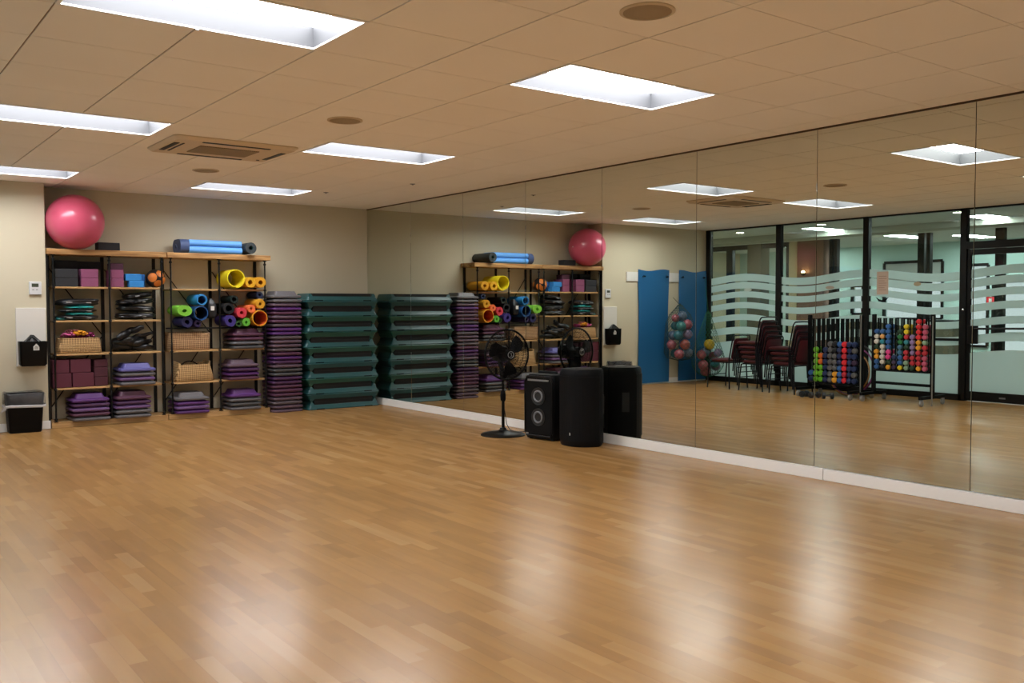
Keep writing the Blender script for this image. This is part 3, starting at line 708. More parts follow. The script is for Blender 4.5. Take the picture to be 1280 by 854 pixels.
# dark bag with a white tag hanging at the centre post
o = thing('drawstring_bag', 'black drawstring bag with white tag against the centre post', 'bag', (-2.215, -.30, 1.02))
obj('bag_body', MB().rr([(.030, .05, .13, .02), (.05, .08, .15, .03), (.058, .09, .22, .03), (.05, .08, .30, .03), (.02, .03, .36, .015)], seg=5), mat('bag_nylon', '15161a', .45, bump=(25, .6, .01)), o, smooth=True)
obj('tag', MB().box(-.025, .018, -.096, -.092, .22, .27), M_WHITE, o)
# folded thick mat and dark roll on the top board
o = thing('folded_mat', 'thick light blue mat folded in two on the top board', 'exercise mat', (-2.56, -.21, 1.899))
def stad(hy, hz, z, n=10):
    return [(hy * 0 + (hy - hz) + hz * math.cos(a), z + hz * math.sin(a)) for a in [(-PI / 2 + PI * k / n) for k in range(n + 1)]] + [(-(hy - hz) + hz * math.cos(a), z + hz * math.sin(a)) for a in [(PI / 2 + PI * k / n) for k in range(n + 1)]]
M_BM = mat('mat_skyblue', '5f9fe6', .55, bump=(40, .2, .003)); M_BM2 = mat('mat_slateblue', '3d4f78', .6)
obj('lower_fold', MB().prism(stad(.145, .040, .041), .10, .72, plane='yz'), M_BM, o, smooth=True)
obj('upper_fold', MB().prism(stad(.145, .038, .119), .10, .715, plane='yz'), M_BM, o, smooth=True)
obj('end_cover', MB().prism(stad(.150, .079, .080), .0, .10, plane='yz').tube([(-.004, -.05, .03), (-.012, -.03, .08), (-.012, .0, .10), (-.004, .03, .06)], .006, 6), M_BM2, o, smooth=True)
rolled(-1.765, -.43, 1.976, .070, .030, .007, .42, '2c3438', 'dark grey roll at the end of the top board', inner='33585c', group='mats on the top board')
b = MB(); pr = [(-1.80, 1.9035), (-1.77, 1.9035)]
fl = [(-.36, 1.9035), (-.385, 1.9015), (-.410, 1.893), (-.425, 1.878), (-.430, 1.865)]

# ------------------------------------------------------------------ straw baskets
def basket(x, y, z, w, d, h, label, m, dip=.02, flare=.012, droop=0):
    o = thing('straw_basket', label, 'basket', (x, y, z))
    def fz(px, py, pz):
        t = max(0, (pz - h * .3) / (h * .7)); return t * (dip * (abs(px) / (w / 2)) ** 2 * 1.6 - droop * math.cos(px / (w / 2) * PI / 2) ** 2 * (1 if py < 0 else .4)) + t * .006 * math.sin(px * 31 + py * 17)
    P = [(w / 2 - .01, d / 2 - .01, 0, .03), (w / 2, d / 2, .012, .035), (w / 2 + flare * .5, d / 2, h * .5, .035), (w / 2 + flare, d / 2 + .004, h * .8, .035), (w / 2 + flare, d / 2 + .004, h, .035)]
    Q = [(a - .008, c - .008, max(zz, .008), r - .006) for a, c, zz, r in P][::-1]
    obj('basket_body', MB().rr(P + Q, True, True, seg=8, fz=fz), m, o, smooth=True, angle=60)
    return o
k1 = basket(-3.625, -.205, .786, .44, .24, .185, 'woven straw basket filled with flower garlands', M_BASK, -.018, -.020, .010)
k2 = basket(-2.45, -.205, .786, .45, .24, .195, 'square woven straw basket beneath the blue rolls', M_BASK2, .004, .004, .004)
k3 = basket(-2.41, -.215, .421, .46, .22, .180, 'slouching straw tote bag with dark rope handles', M_BASK, .060, -.045, .085)
for s in (-1, 1):
    pts = [(-.13 + .26 * t, s * .095, .15 + .075 * math.sin(PI * t) ** .8 + (.0 if s > 0 else -.045 * math.sin(PI * t))) for t in [q / 12 for q in range(13)]]
    obj('handle', MB().tube(pts, .007, 6), mat('dark_rope', '1d1712', .8), k3)
o = obj('dark_cloth', MB().sphere((0, 0, 0), .1, 18, 10, (1.2, .8, .5), f=lambda d: 1 + .2 * noise.noise(d * 2.2)), mat('cloth_black', '0f0f12', .8), None, smooth=True)
o.location = (-2.37, -.20, .535); tag(o, 'black cloth stuffed inside the slouching straw tote', 'cloth')
# flower garlands in the basket
def garland(cx, cy, cz, R, c, label, seed, n=46):
    random.seed(seed); b = MB()
    for k in range(n):
        a = 2 * PI * k / n * 2; rr = R * (.75 + .25 * math.sin(a * 1.5 + seed))
        p = (cx + rr * math.cos(a) + random.uniform(-.008, .008), cy + rr * .8 * math.sin(a) + random.uniform(-.008, .008), cz + random.uniform(-.022, .018))
        b.sphere(p, random.uniform(.013, .019), 7, 5, (1, 1, .6), f=lambda d: 1 + .25 * math.sin(5 * math.atan2(d.y, d.x)))
    o = obj('flower_garland', b, mat('petal_' + c, c, .7), None, smooth=True, angle=80); return tag(o, label, 'garland', 'flower garlands in the straw basket')
garland(-3.715, -.225, 0.985, .075, 'cf5f96', 'rose pink flower garland heaped in the straw basket', 1)
garland(-3.615, -.250, 1.004, .068, 'e8a020', 'golden yellow flower garland on top of the basket heap', 2)
garland(-3.535, -.215, 0.985, .066, 'a33a78', 'magenta flower garland at the inner side of the basket', 3)
garland(-3.665, -.175, 1.014, .062, 'e58fa0', 'pale pink flower garland crowning the basket heap', 4)
garland(-3.62, -.20, .962, .085, '8c2848', 'dark crimson flower garland under the others in the basket', 6, 60)

# ------------------------------------------------------------------ floppy black bags and bands
def pouch(name, x, y, z, sx, sy, sz, c, label, cat, seed, rot=(0, 0, 0), rough=.45, group=None):
    off = Vector((seed * 3.1, seed * 1.7, seed * .9))
    def f(d):
        q = (abs(d.x) ** 4 + abs(d.y) ** 4 + abs(d.z) ** 4) ** (-1 / 4)
        return q * (1 + .16 * noise.noise(d * 1.8 + off) + .08 * noise.noise(d * 5 + off))
    o = obj(name, MB().sphere((0, 0, 0), 1, 28, 16, (sx, sy, sz), f=f), mat('pouch_' + c, c, rough, bump=(30, .5, .008)), None, smooth=True, angle=80)
    o.location = (x, y, z); o.rotation_euler = rot
    return tag(o, label, cat, group)
def loop_on(o, pts, r, m): return obj('strap', MB().tube(pts, r, 6), m, o)
BG = 'black bags stacked on the middle shelf'
hb = [('101113', 1.170, .20, .022, 'lowest black folded bag under the turquoise bands'), ('2fa7a8', 1.211, .13, .013, 'lower turquoise folded band in the black bag pile'), ('121315', 1.246, .185, .018, 'black folded bag between the turquoise bands'),
      ('35b0b0', 1.281, .14, .013, 'upper turquoise folded band in the black bag pile'), ('131419', 1.335, .20, .036, 'topmost black bag over the turquoise bands')]
M_TAG = mat('tag_grey', '9a9a98', .6)
for k, (c, z, sx, sz, t) in enumerate(hb):
    p = pouch('folded_bag' if c[0] == '1' else 'folded_band', -3.625 + (.015 if k in (1, 3) else 0), -.20, z, sx, .12, sz, c, t, 'bag' if c[0] == '1' else 'band', k + 2, (0, 0, (-1) ** k * .05), group=BG)
    if c[0] == '1':
        obj('tag', MB().box(-.14, -.08, -.123, -.118, -.006, .004), M_TAG, p); obj('tag', MB().box(.06, .11, -.122, -.117, -.010, .0), M_TAG, p)
pouch('folded_band', -3.80, -.25, 1.157, .045, .05, .015, '1f6d70', 'teal band corner poking out beside the bag pile', 'band', 9, group=BG)
for k, (x, z, sx, sz, t, r) in enumerate(((-3.03, 1.183, .20, .033, 'lowest black gym bag on the middle shelf', .0), (-3.02, 1.264, .19, .034, 'second black gym bag, bulging', .05), (-3.035, 1.343, .19, .032, 'third black gym bag, slumped', -.06), (-3.00, 1.414, .15, .029, 'topmost glossy black gym bag by the unit joint', -.12))):
    p = pouch('gym_bag', x, -.20, z, sx, .12, sz, '0f1012', t, 'bag', 20 + k, (0, r, .03), rough=.3, group='black gym bags on the middle shelf')
    loop_on(p, [(-.10, -.115, .0), (-.05, -.135, -.02), (.02, -.14, -.005), (.09, -.12, .01)], .006, M_BLKG)
    obj('tag', MB().box(.04 - .1 * (k == 3), .085 - .1 * (k == 3), -.130, -.124, -.012, .0), M_TAG, p)
for k, (x0, x1, z0, z1, w, t) in enumerate(((-3.26, -2.82, .826, .832, .030, 'flat black strap lying along the shelf edge'), (-3.26, -2.85, .860, .900, .034, 'thick black strap second from the shelf'), (-3.26, -2.92, .880, .935, .034, 'black strap leaning toward the unit joint'),
        (-3.25, -2.87, .895, .985, .024, 'black strap sticking out past the pile'), (-3.25, -2.97, .950, 1.060, .034, 'topmost black strap leaning up steeply'))):
    n = 14; pts = [(x0 + (x1 - x0) * q / n, -.20 + .05 * math.sin(q * .5 + k) - .02 * k, z0 + (z1 - z0) * q / n + .006 * math.sin(q * 1.3 + k)) for q in range(n + 1)]
    rad = [w * (.55 + .45 * math.sin(PI * min(1, q / n + .05)) ** .5) for q in range(n + 1)]
    o = obj('weighted_strap', MB().tube(pts, [min(.038, r * 1.15) for r in rad], 10), mat('strap_black', '0e0e10', .38, bump=(30, .5, .006)), None, smooth=True, angle=70)
    tag(o, t, 'strap', 'black straps heaped beside the straw basket')
pouch('weighted_pouch', -3.17, -.16, .868, .11, .10, .066, '0d0d0f', 'black pouch wedged beneath the leaning straps', 'bag', 41, group='black straps heaped beside the straw basket')

# ================================================================== WALL PIER THINGS
o = thing('thermostat', 'small white thermostat on the wall beside the shelving', 'thermostat', (-4.055, PIER, 1.48))
obj('body', MB().box(-.058, .058, -.022, 0, -.068, .068), mat('thermo_white', 'cfd0d2', .5), o, bevel=.006)
obj('screen', MB().box(-.034, .030, -.0235, -.021, .012, .048), mat('lcd', '3b4438', .3), o)
obj('button', MB().box(-.030, -.012, -.0245, -.0215, -.022, -.012), M_SILVER, o); obj('button', MB().box(.005, .023, -.0245, -.0215, -.022, -.012), M_SILVER, o)
o = obj('wall_board', MB().box(-4.244, -3.962, PIER - .02, PIER, .668, 1.275), mat('board_white', 'd9d6cf', .5), bevel=.004); tag(o, 'plain white board on the wall below the thermostat', 'board')
o = thing('wall_caddy', 'black wall pocket with a white house tag on the white board', 'caddy', (-4.102, PIER - .02, .673))
obj('pocket', MB().rr([(.108, .050, 0, .02), (.125, .058, .02, .02), (.130, .062, .24, .02), (.130, .062, .256, .02), (.122, .054, .256, .016), (.118, .050, .03, .016)], True, True, cy=-.064), M_BLKG, o, smooth=True)
obj('bag', MB().loops([[(-.10, -.11, .24), (.10, -.11, .24), (.10, -.02, .24), (-.10, -.02, .24)], [(-.06, -.085, .275), (.06, -.085, .27), (.06, -.04, .27), (-.06, -.04, .275)], [(-.018, -.07, .325), (.012, -.07, .322), (.012, -.05, .322), (-.018, -.05, .325)]]), mat('bag_black', '0c0c0e', .4, bump=(30, .6, .01)), o, smooth=True)
obj('bag_handle', MB().tube([(-.02, -.06, .31), (.02, -.10, .28), (.045, -.125, .245), (.05, -.13, .20)], .006, 6).tube([(-.01, -.07, .32), (-.04, -.11, .28), (-.07, -.125, .25)], .006, 6), M_BLKG, o)
obj('house_tag', MB().prism([(-.005, .165), (.05, .165), (.05, .205), (.0225, .232), (-.005, .205)], -.130, -.127), mat('tag_white', 'cfcdc8', .6), o)
obj('tag_print', MB().box(.006, .038, -.132, -.130, .180, .184).box(.006, .038, -.132, -.130, .190, .194).box(.012, .032, -.132, -.130, .200, .205), mat('print_dark', '5a5550', .7), o)
# trash bin
o = thing('trash_bin', 'black trash bin with a clear liner under the white board', 'bin', (-4.20, -.455, 0), 0)
obj('bin_body', MB().rr([(.142, .085, 0, .03), (.150, .092, .01, .03), (.172, .108, .385, .035), (.176, .112, .392, .035), (.176, .112, .402, .035), (.166, .102, .402, .03), (.146, .086, .012, .03)], True, True, seg=5), M_BLK, o, smooth=True)
def wob(x, y, z): return .008 * math.sin(x * 40 + y * 23) - (.012 * (x + .17) if z < .33 else 0)
obj('bin_liner', MB().rr([(.168, .104, .40, .035), (.176, .112, .412, .036), (.184, .120, .402, .038), (.187, .123, .34, .04), (.188, .126, .285, .04)], False, False, seg=6, fz=wob), film_mat('liner_plastic', '77777a', .30), o, smooth=True)
obj('liner_fold', MB().rr([(.186, .122, .288, .04), (.192, .130, .280, .042), (.189, .127, .262, .04), (.184, .121, .262, .04)], False, False, seg=6, fz=lambda x, y, z: .006 * math.sin(x * 35) - .012 * (x + .17) * 0), film_mat('liner_hem', 'd8d8dc', .8), o, smooth=True)
obj('liner_corner', MB().add([(-.186, -.12, .30), (-.180, -.128, .245), (-.235, -.10, .215), (-.20, -.06, .27)], [(0, 1, 2, 3)]), MATS.get('x') or film_mat('liner_corner', 'c0c0c2', .6), o)

# ================================================================== FAN
o = thing('pedestal_fan', 'black pedestal fan standing before the mirror', 'fan', (-.452, -3.66, 0))
obj('base', MB().lathe([(.222, 0), (.225, .006), (.215, .016), (.15, .030), (.06, .042), (.034, .058), (.03, .075)], seg=48), M_BLKG, o, smooth=True, angle=50)
obj('pole', MB().lathe([(.0155, .06), (.0155, .38), (.013, .38), (.013, .56)], seg=18), M_BLKG, o, smooth=True)
obj('height_collar', MB().lathe([(.018, .34), (.026, .35), (.028, .40), (.022, .44), (.017, .445)], seg=18), M_BLK, o, smooth=True)
HD = Vector((0, -.05, .805)); FR = Matrix.Translation(HD) @ Matrix.Rotation(math.radians(-6), 4, 'Z')
def fobj(nm, mb, m, par=None, **kw): return obj(nm, mb.xf(FR), m, par or o, **kw)
obj('neck', MB().box(-.022, .022, -.035, .03, .55, .64).tube([(0, 0, .62), (0, .05, .72), (0, .06, .79)], .022, 10), M_BLK, o, bevel=.006)
obj('tilt_knob', MB().lathe([(.022, 0), (.022, .02), (.012, .024)], (.022, 0, .60), 'x', 14), M_BLK, o)
fobj('motor', MB().lathe([(.03, .22), (.062, .20), (.078, .15), (.082, .07), (.07, .035)], axis='y', seg=28), M_BLK, smooth=True)
def ring(r, y, t=.004, n=56): return [(r * math.cos(2 * PI * k / n), y, r * math.sin(2 * PI * k / n)) for k in range(n)]
fc = MB().tube(ring(.246, -.02), .0105, 8, closed=True); fobj('outer_ring', fc, M_BLKG, smooth=True)
def cage(y0, bulge, nsp, hub):
    c = MB()
    for k in range(nsp):
        a = 2 * PI * k / nsp; pts = []
        for q in range(7):
            t = q / 6; r = hub + (.246 - hub) * t; aa = a + .25 * t
            pts.append((r * math.cos(aa), y0 + bulge * (1 - t ** 2.2), r * math.sin(aa)))
        c.tube(pts, .0018, 4, caps=False)
    for r in (.10, .16, .205): c.tube(ring(r, y0 + bulge * (1 - ((r - hub) / (.246 - hub)) ** 2.2), n=40), .0015, 4, closed=True)
    return c
fobj('front_cage', cage(-.022, -.068, 64, .045), M_BLK); fobj('rear_cage', cage(-.018, .062, 48, .06), M_BLK)
for k in range(3):
    a0 = 2 * PI * k / 3 + .5; L = []
    for q in range(8):
        t = q / 7; r = .035 + .175 * t; wd = .055 + .55 * (t * (1.15 - t)) ** 1 * .9; wd = min(1.0, .35 + 1.5 * t * (1.1 - t) * 1.3)
        l = []
        for s in range(7):
            u = s / 6 - .5; aa = a0 + u * wd + .3 * t; l.append((r * math.cos(aa), -.03 + u * .045 * (1.2 - t), r * math.sin(aa)))
        back = [(x, y + .003, z) for x, y, z in l[::-1]]; L.append(l + back)
    fobj('blade', MB().loops(L), mat('blade_dark', '060607', .5, spec=.15), smooth=True)
fobj('hub', MB().lathe([(.050, -.02), (.052, -.086), (.046, -.093), (.012, -.094)], axis='y', seg=32), M_BLK, smooth=True)
hb_ = fobj('hub_ring', MB().tube(ring(.032, -.0955, n=32), .0035, 6, closed=True), M_SILVER, smooth=True)
fobj('hub_mark', MB().tube([(-.008, -.096, .014), (.010, -.096, .012), (.002, -.096, -.002), (.012, -.096, -.010), (-.004, -.096, -.016)], .003, 5), M_SILVER)
pts = [(.015, .01, .30), (.02, -.01, .20), (.06, .02, .10), (.13, .06, .035), (.20, .05, .012), (.30, .02, .008), (.38, -.05, .008)]
obj('power_cord', MB().tube(pts, .0035, 6), M_BLK, o, smooth=True)

# ================================================================== SPEAKERS
o = thing('party_speaker', 'black boxy speaker with two ringed woofers beside the fan', 'speaker', (-.232, -4.12, 0), math.radians(-80))
# local: front faces -y, width along x
M_GR = perf_mat('speaker_grille', '08080a', '020202', 170)
W_, D_, Hh = .185, .155, .63
obj('cabinet', MB().rr([(W_ - .01, D_ - .01, .012, .03), (W_, D_, .03, .04), (W_, D_, .58, .04), (W_ - .02, D_ - .02, .625, .04), (W_ - .05, D_ - .05, .632, .03)], seg=5), M_BLK, o, smooth=True, angle=35)
obj('grille', MB().prism([(-.15, .05), (.15, .05), (.165, .08), (.165, .55), (.14, .60), (-.14, .60), (-.165, .55), (-.165, .08)], -D_ - .010, -D_ + .004), M_GR, o, bevel=.008)
obj('front_bezel', MB().tube([(-.15, -D_ - .006, .04), (.15, -D_ - .006, .04), (.172, -D_ - .006, .075), (.172, -D_ - .006, .555), (.145, -D_ - .006, .607), (-.145, -D_ - .006, .607), (-.172, -D_ - .006, .555), (-.172, -D_ - .006, .075)], .010, 6, closed=True), M_BLKG, o)
for z in (.42, .22):
    w = obj('woofer', MB().lathe([(.085, -D_ - .010), (.085, -D_ - .016), (.062, -D_ - .013), (.02, -D_ - .012)], (0, 0, z), 'y', 36), mat('woofer_grey', '1a1b1d', .4), o, smooth=True)
    obj('woofer_ring', MB().tube([(.050 * math.cos(a), -D_ - .014, z + .050 * math.sin(a)) for a in [2 * PI * k / 40 for k in range(40)]], .010, 6, closed=True), mat('ring_grey', '6e7176', .5), w, smooth=True)
obj('top_handle', MB().tube([(-.12, -.02, .612), (-.11, -.02, .642), (.11, -.02, .642), (.12, -.02, .612)], .014, 8), M_BLK, o, smooth=True)
obj('trim_bar', MB().box(-.13, .13, -D_ - .018, -D_ - .010, .565, .582), M_SILVER, o)
obj('side_strip', MB().box(-W_ - .003, -W_ + .002, -.14, -.120, .34, .50), mat('pink_strip', 'b8707c', .5), o)  # plain dull pink strip set on the cabinet side
for sx in (-1, 1):
    for sy in (-1, 1): obj('foot', MB().lathe([(.018, 0), (.020, .014)], (sx * .14, sy * .11, 0), 'z', 12), M_BLKR, o)
obj('badge', MB().box(-.155, -.125, -D_ - .014, -D_ - .009, .052, .064), M_SILVER, o)

o = thing('stage_speaker', 'tall black speaker with a curved full-height grille', 'speaker', (-.232, -4.615, 0), math.radians(-62))
def trap(z, k):
    """plan outline: curved front (-y), tapering to the back"""
    L = []; W = .195 * k
    for q in range(13):
        t = -1 + q / 6; L.append((W * t, -.10 * k - .105 * k * (1 - t * t), z))
    return L + [(.20 * k, -.06 * k, z), (.175 * k, .06 * k, z), (.125 * k, .155 * k, z), (-.125 * k, .155 * k, z), (-.175 * k, .06 * k, z), (-.20 * k, -.06 * k, z)]
obj('cabinet', MB().loops([trap(.0, .93), trap(.02, .985), trap(.05, 1), trap(.64, 1), trap(.685, .985), trap(.705, .93)]), M_BLK, o, smooth=True, angle=35)
g = []
for z, k in ((.055, 1.01), (.64, 1.01)):
    g.append([(a * 1.0, b_ - .004, z) for a, b_, _ in trap(z, k)[:13]] + [(a, b_ + .012, z) for a, b_, _ in trap(z, .99)[:13][::-1]])
obj('grille', MB().loops(g), M_GR, o)
obj('badge', MB().box(-.060, -.053, -.204, -.196, .105, .13), M_WHITE, o)
for s in (-1, 1):
    obj('side_handle', MB().rr([(.035, .008, .29, .007), (.035, .008, .47, .007)], cx=0, cy=0).xf(Matrix.Translation((s * .188, .0, 0)) @ Matrix.Rotation(s * math.radians(-78), 4, 'Z')), mat('handle_recess', '1c1c1e', .6), o)
obj('top_recess', MB().box(-.06, .06, -.05, .05, .703, .709), M_BLKG, o, bevel=.004)
obj('back_connector', MB().box(-.05, .05, .153, .160, .12, .42), mat('panel_black', '1b1c1f', .35), o)
obj('cable', MB().tube([(.02, .165, .30), (.02, .185, .18), (-.02, .185, .06), (-.05, .18, .01), (.08, .17, .006)], .004, 6), M_SILVER, o)

# ================================================================== HANGING MATS ON THE PIER WALL
o = thing('mat_rail', 'white wall board with black pegs carrying the blue mats', 'rail', (-5.40, PIER, 1.755))
obj('rail_board', MB().box(-.955, .94, -.02, 0, -.075, .075), M_WHITE, o, bevel=.004)
pegx = [.60, -.02, -.33, -.93 + .10]
for x in (.60, .07, -.30, -.84): obj('peg', MB().tube([(x, -.02, 0), (x, -.085, .006)], .007, 8).lathe([(.014, -.093), (.014, -.085)], (x, 0, .006), 'y', 10), M_BLK, o)
def hang(x0, x1, label, seed):
    nx, nz = 14, 30; F = []; B = []
    for i in range(nz + 1):
        z = .025 + (1.868 - .025) * i / nz
        for j in range(nx + 1):
            u = j / nx; x = x0 + (x1 - x0) * u
            top = .016 * math.sin(u * 2 * PI + seed) if i == nz else 0
            y = PIER - .040 - .006 * math.sin(u * 5 + seed) - .006 * math.sin(z * 3 + seed * 2)
            xx = x + .010 * math.sin(z * 4 + seed) * (u - .5) * 2
            F.append((xx, y, z + top)); B.append((xx, y + .012, z + top))
    n = len(F); fs = []; W = nx + 1
    for i in range(nz):
        for j in range(nx):
            a = i * W + j; fs.append((a, a + 1, a + W + 1, a + W)); fs.append((n + a, n + a + W, n + a + W + 1, n + a + 1))
    for j in range(nx): fs.append((j, n + j, n + j + 1, j + 1)); q = nz * W + j; fs.append((q, q + 1, n + q + 1, n + q))
    for i in range(nz): a = i * W; fs.append((a, a + W, n + a + W, n + a)); q = a + nx; fs.append((q, n + q, n + q + W, q + W))
    o = obj('hanging_mat', MB().add(F + B, fs), mat('mat_hanging_blue', '0c5a8e', .6, bump=(60, .15, .003)), None, smooth=True, angle=60)
    tag(o, label, 'exercise mat', 'blue mats hung on the wall rail')
    return o
hm = hang(-5.40, -4.715, 'long blue exercise mat hung on pegs, on the thermostat side', .4)
hm2 = hang(-6.32, -5.655, 'long blue exercise mat hung on pegs in the glass corner', 2.0)
for h_, xs in ((hm, (-4.80, -5.33)), (hm2, (-5.73, -6.24))):
    for x in xs: obj('eyelet', MB().tube([(x + .015 * math.cos(a), PIER - .058, 1.765 + .015 * math.sin(a)) for a in [k * PI / 6 for k in range(12)]], .004, 6, closed=True), M_BLK, h_)

def ball_bag(cx, cy, prof, hook, colour, label, balls, bl, grp):
    """net bag with crossing cords over prof=[(r,z)], tied at hook"""
    b = MB(); n = 22; zs = [p[1] for p in prof]
    def rad(z):
        for (r0, z0), (r1, z1) in zip(prof, prof[1:]):
            if z0 <= z <= z1: return r0 + (r1 - r0) * (z - z0) / (z1 - z0)
        return prof[-1][0]
    K = 22
    for s in (-1, 1):
        for k in range(n):
            pts = []
            for q in range(K + 1):
                z = zs[0] + (zs[-1] - zs[0]) * q / K; a = 2 * PI * k / n + s * q * .17
                rz_ = rad(z) + .012; pts.append((rz_ * math.cos(a), rz_ * math.sin(a), z))
            b.tube(pts, .0022, 4, caps=False)

    o = thing('net_ball_bag', label, 'net bag', (cx, cy, 0))
    obj('net', b, mat('net_' + colour, colour, .7), o)
    hk = Vector(hook) - Vector((cx, cy, 0))
    obj('drawcord', MB().tube([(0, 0, zs[-1] - .01), (hk.x * .5, hk.y * .5, (zs[-1] + hk.z) / 2), tuple(hk)], .004, 6).tube([(0, 0, zs[-1] - .03), (0, 0, zs[-1] + .02)], .016, 8), mat('net_' + colour, colour, .7), o)
    cnt = {}
    for (x, y, z, r, c) in balls:
        nm, hx = c; cnt[nm] = cnt.get(nm, 0) + 1
        q = obj('play_ball', MB().sphere((0, 0, 0), r, 22, 14), mat('play_' + nm, hx, .3), None, smooth=True); q.location = (cx + x, cy + y, z)
        tag(q, '%s play ball, %s of its colour up the net bag %s' % (nm.replace('_', ' '), ORD[cnt[nm]], bl), 'ball', grp)
PK, TE, SL, GN, CO, YE, LV = ('dusty_pink', 'a0545f'), ('teal', '2c6670'), ('slate_blue', '5c6a80'), ('sea_green', '3d7a76'), ('coral', '9a4c42'), ('yellow', 'b89a1c'), ('lavender', '7a6a88')
bx, by = -5.38, -.64
ball_bag(bx, by, [(.03, .39), (.20, .43), (.245, .52), (.235, .80), (.22, 1.00), (.16, 1.14), (.07, 1.24), (.02, 1.30)], (-5.47, PIER - .075, 1.42), '1d3b3a',
         'bulging net bag of pastel balls hanging between the blue mats',
         [(.10, -.08, .50, .08, PK), (-.08, -.10, .52, .08, SL), (.0, .10, .50, .08, TE), (.02, -.13, .655, .085, CO), (-.14, .03, .66, .08, SL), (.14, .05, .65, .08, PK), (.13, -.08, .80, .08, TE), (-.04, -.13, .82, .08, LV), (-.13, .06, .82, .08, GN), (.05, .10, .80, .08, SL),
          (.09, -.11, .955, .08, GN), (-.09, -.08, .978, .085, PK), (.0, .09, .958, .08, TE), (.11, -.0, 1.085, .065, PK), (-.03, -.02, 1.12, .08, SL)], 'between the mats', 'pastel balls in the bulging net bag')
bx, by = -6.02, -.68
ball_bag(bx, by, [(.03, .09), (.17, .15), (.25, .28), (.26, .45), (.20, .62), (.13, .85), (.06, 1.05), (.02, 1.18)], (-6.24, PIER - .09, 1.76), '1c5a3c',
         'green net bag of balls sagging near the floor by the glass corner',
         [(.03, .03, .19, .085, PK), (.15, -.03, .30, .085, PK), (-.13, -.06, .27, .08, LV), (-.03, .16, .31, .08, TE), (.0, -.15, .34, .085, TE), (.16, -.0, .47, .08, PK), (-.16, .02, .43, .08, PK), (-.08, -.15, .50, .07, LV), (.0, .07, .50, .08, SL), (.0, -.03, .635, .09, YE)], 'by the glass corner', 'balls in the sagging green net bag')

# ================================================================== STACKING CHAIRS
def chair_proto():
    """faces +y; width along x"""
    o = bpy.data.objects.new('banquet_chair', None); COL.objects.link(o)
    def cush(w, d, h, r): return [(w - .012, d - .012, 0, r), (w, d, h * .3, r), (w, d, h * .7, r), (w - .02, d - .02, h, r)]
    obj('seat', MB().rr(cush(.195, .195, .045, .05), seg=5, fz=None).xf(Matrix.Translation((0, .0, .415))), M_SEAT, o, smooth=True, angle=50)
    bk = MB().rr(cush(.170, .165, .035, .05), seg=5).xf(Matrix.Translation((0, -.216, .625)) @ Matrix.Rotation(math.radians(90 + 12), 4, 'X'))
    obj('backrest', bk, M_SEAT, o, smooth=True, angle=50)
    r = .0105; W = .205
    pts = []
    for x, z in ((-W, .44), (-W, .60), (-W, .74)): pts.append((x, -.19 - (z - .44) * .21, z))
    for k in range(9):
        a = PI - PI * k / 8; x = (W - .06) * (1 if k > 4 else -1 if k < 4 else 0) + .06 * math.cos(a); z = .77 + .06 * math.sin(a)
        pts.append((x, -.19 - (z - .44) * .21, z))
    for x, z in ((W, .74), (W, .60), (W, .44)): pts.append((x, -.19 - (z - .44) * .21, z))
    obj('back_frame', MB().tube(pts, r, 8), M_FRAME, o, smooth=True)
    V = W - .026
    obj('seat_frame', MB().tube([(-V, -.185, .405), (-V, .185, .405), (V, .185, .405), (V, -.185, .405)], .009, 8, closed=True).tube([(-W, -.192, .408), (W, -.192, .408)], .007, 6).tube([(-W, .19, .398), (W, .19, .398)], .007, 6), M_FRAME, o)
    for sx in (-1, 1):
        obj('leg', MB().tube([(sx * W, .19, .405), (sx * (W + .008), .215, .2), (sx * (W + .014), .225, 0)], r, 8), M_FRAME, o, smooth=True)
        obj('leg', MB().tube([(sx * W, -.19, .44), (sx * (W + .006), -.198, .25), (sx * (W + .010), -.212, 0)], r, 8), M_FRAME, o, smooth=True)
    obj('stretcher', MB().tube([(-W - .008, .216, .20), (W + .008, .216, .20)], .007, 6), M_FRAME, o)
    return o
ch = chair_proto(); CG = 'stackable burgundy chairs along the glass'
cxx = -5.51
ch.location = (cxx, -1.53, 0); tag(ch, 'single burgundy banquet chair standing alone next to the net bag', 'chair', CG)
for k in range(5): dup(ch, (cxx, -2.15 + .0285 * k, .071 * k), (0, 0, 0), 'burgundy banquet chair, %s from the floor in the taller stack' % ORD[k + 1], CG)
for k in range(4): dup(ch, (cxx, -2.71 + .0285 * k, .073 * k), (0, 0, 0), 'burgundy banquet chair, %s from the floor in the shorter stack' % ORD[k + 1], CG)

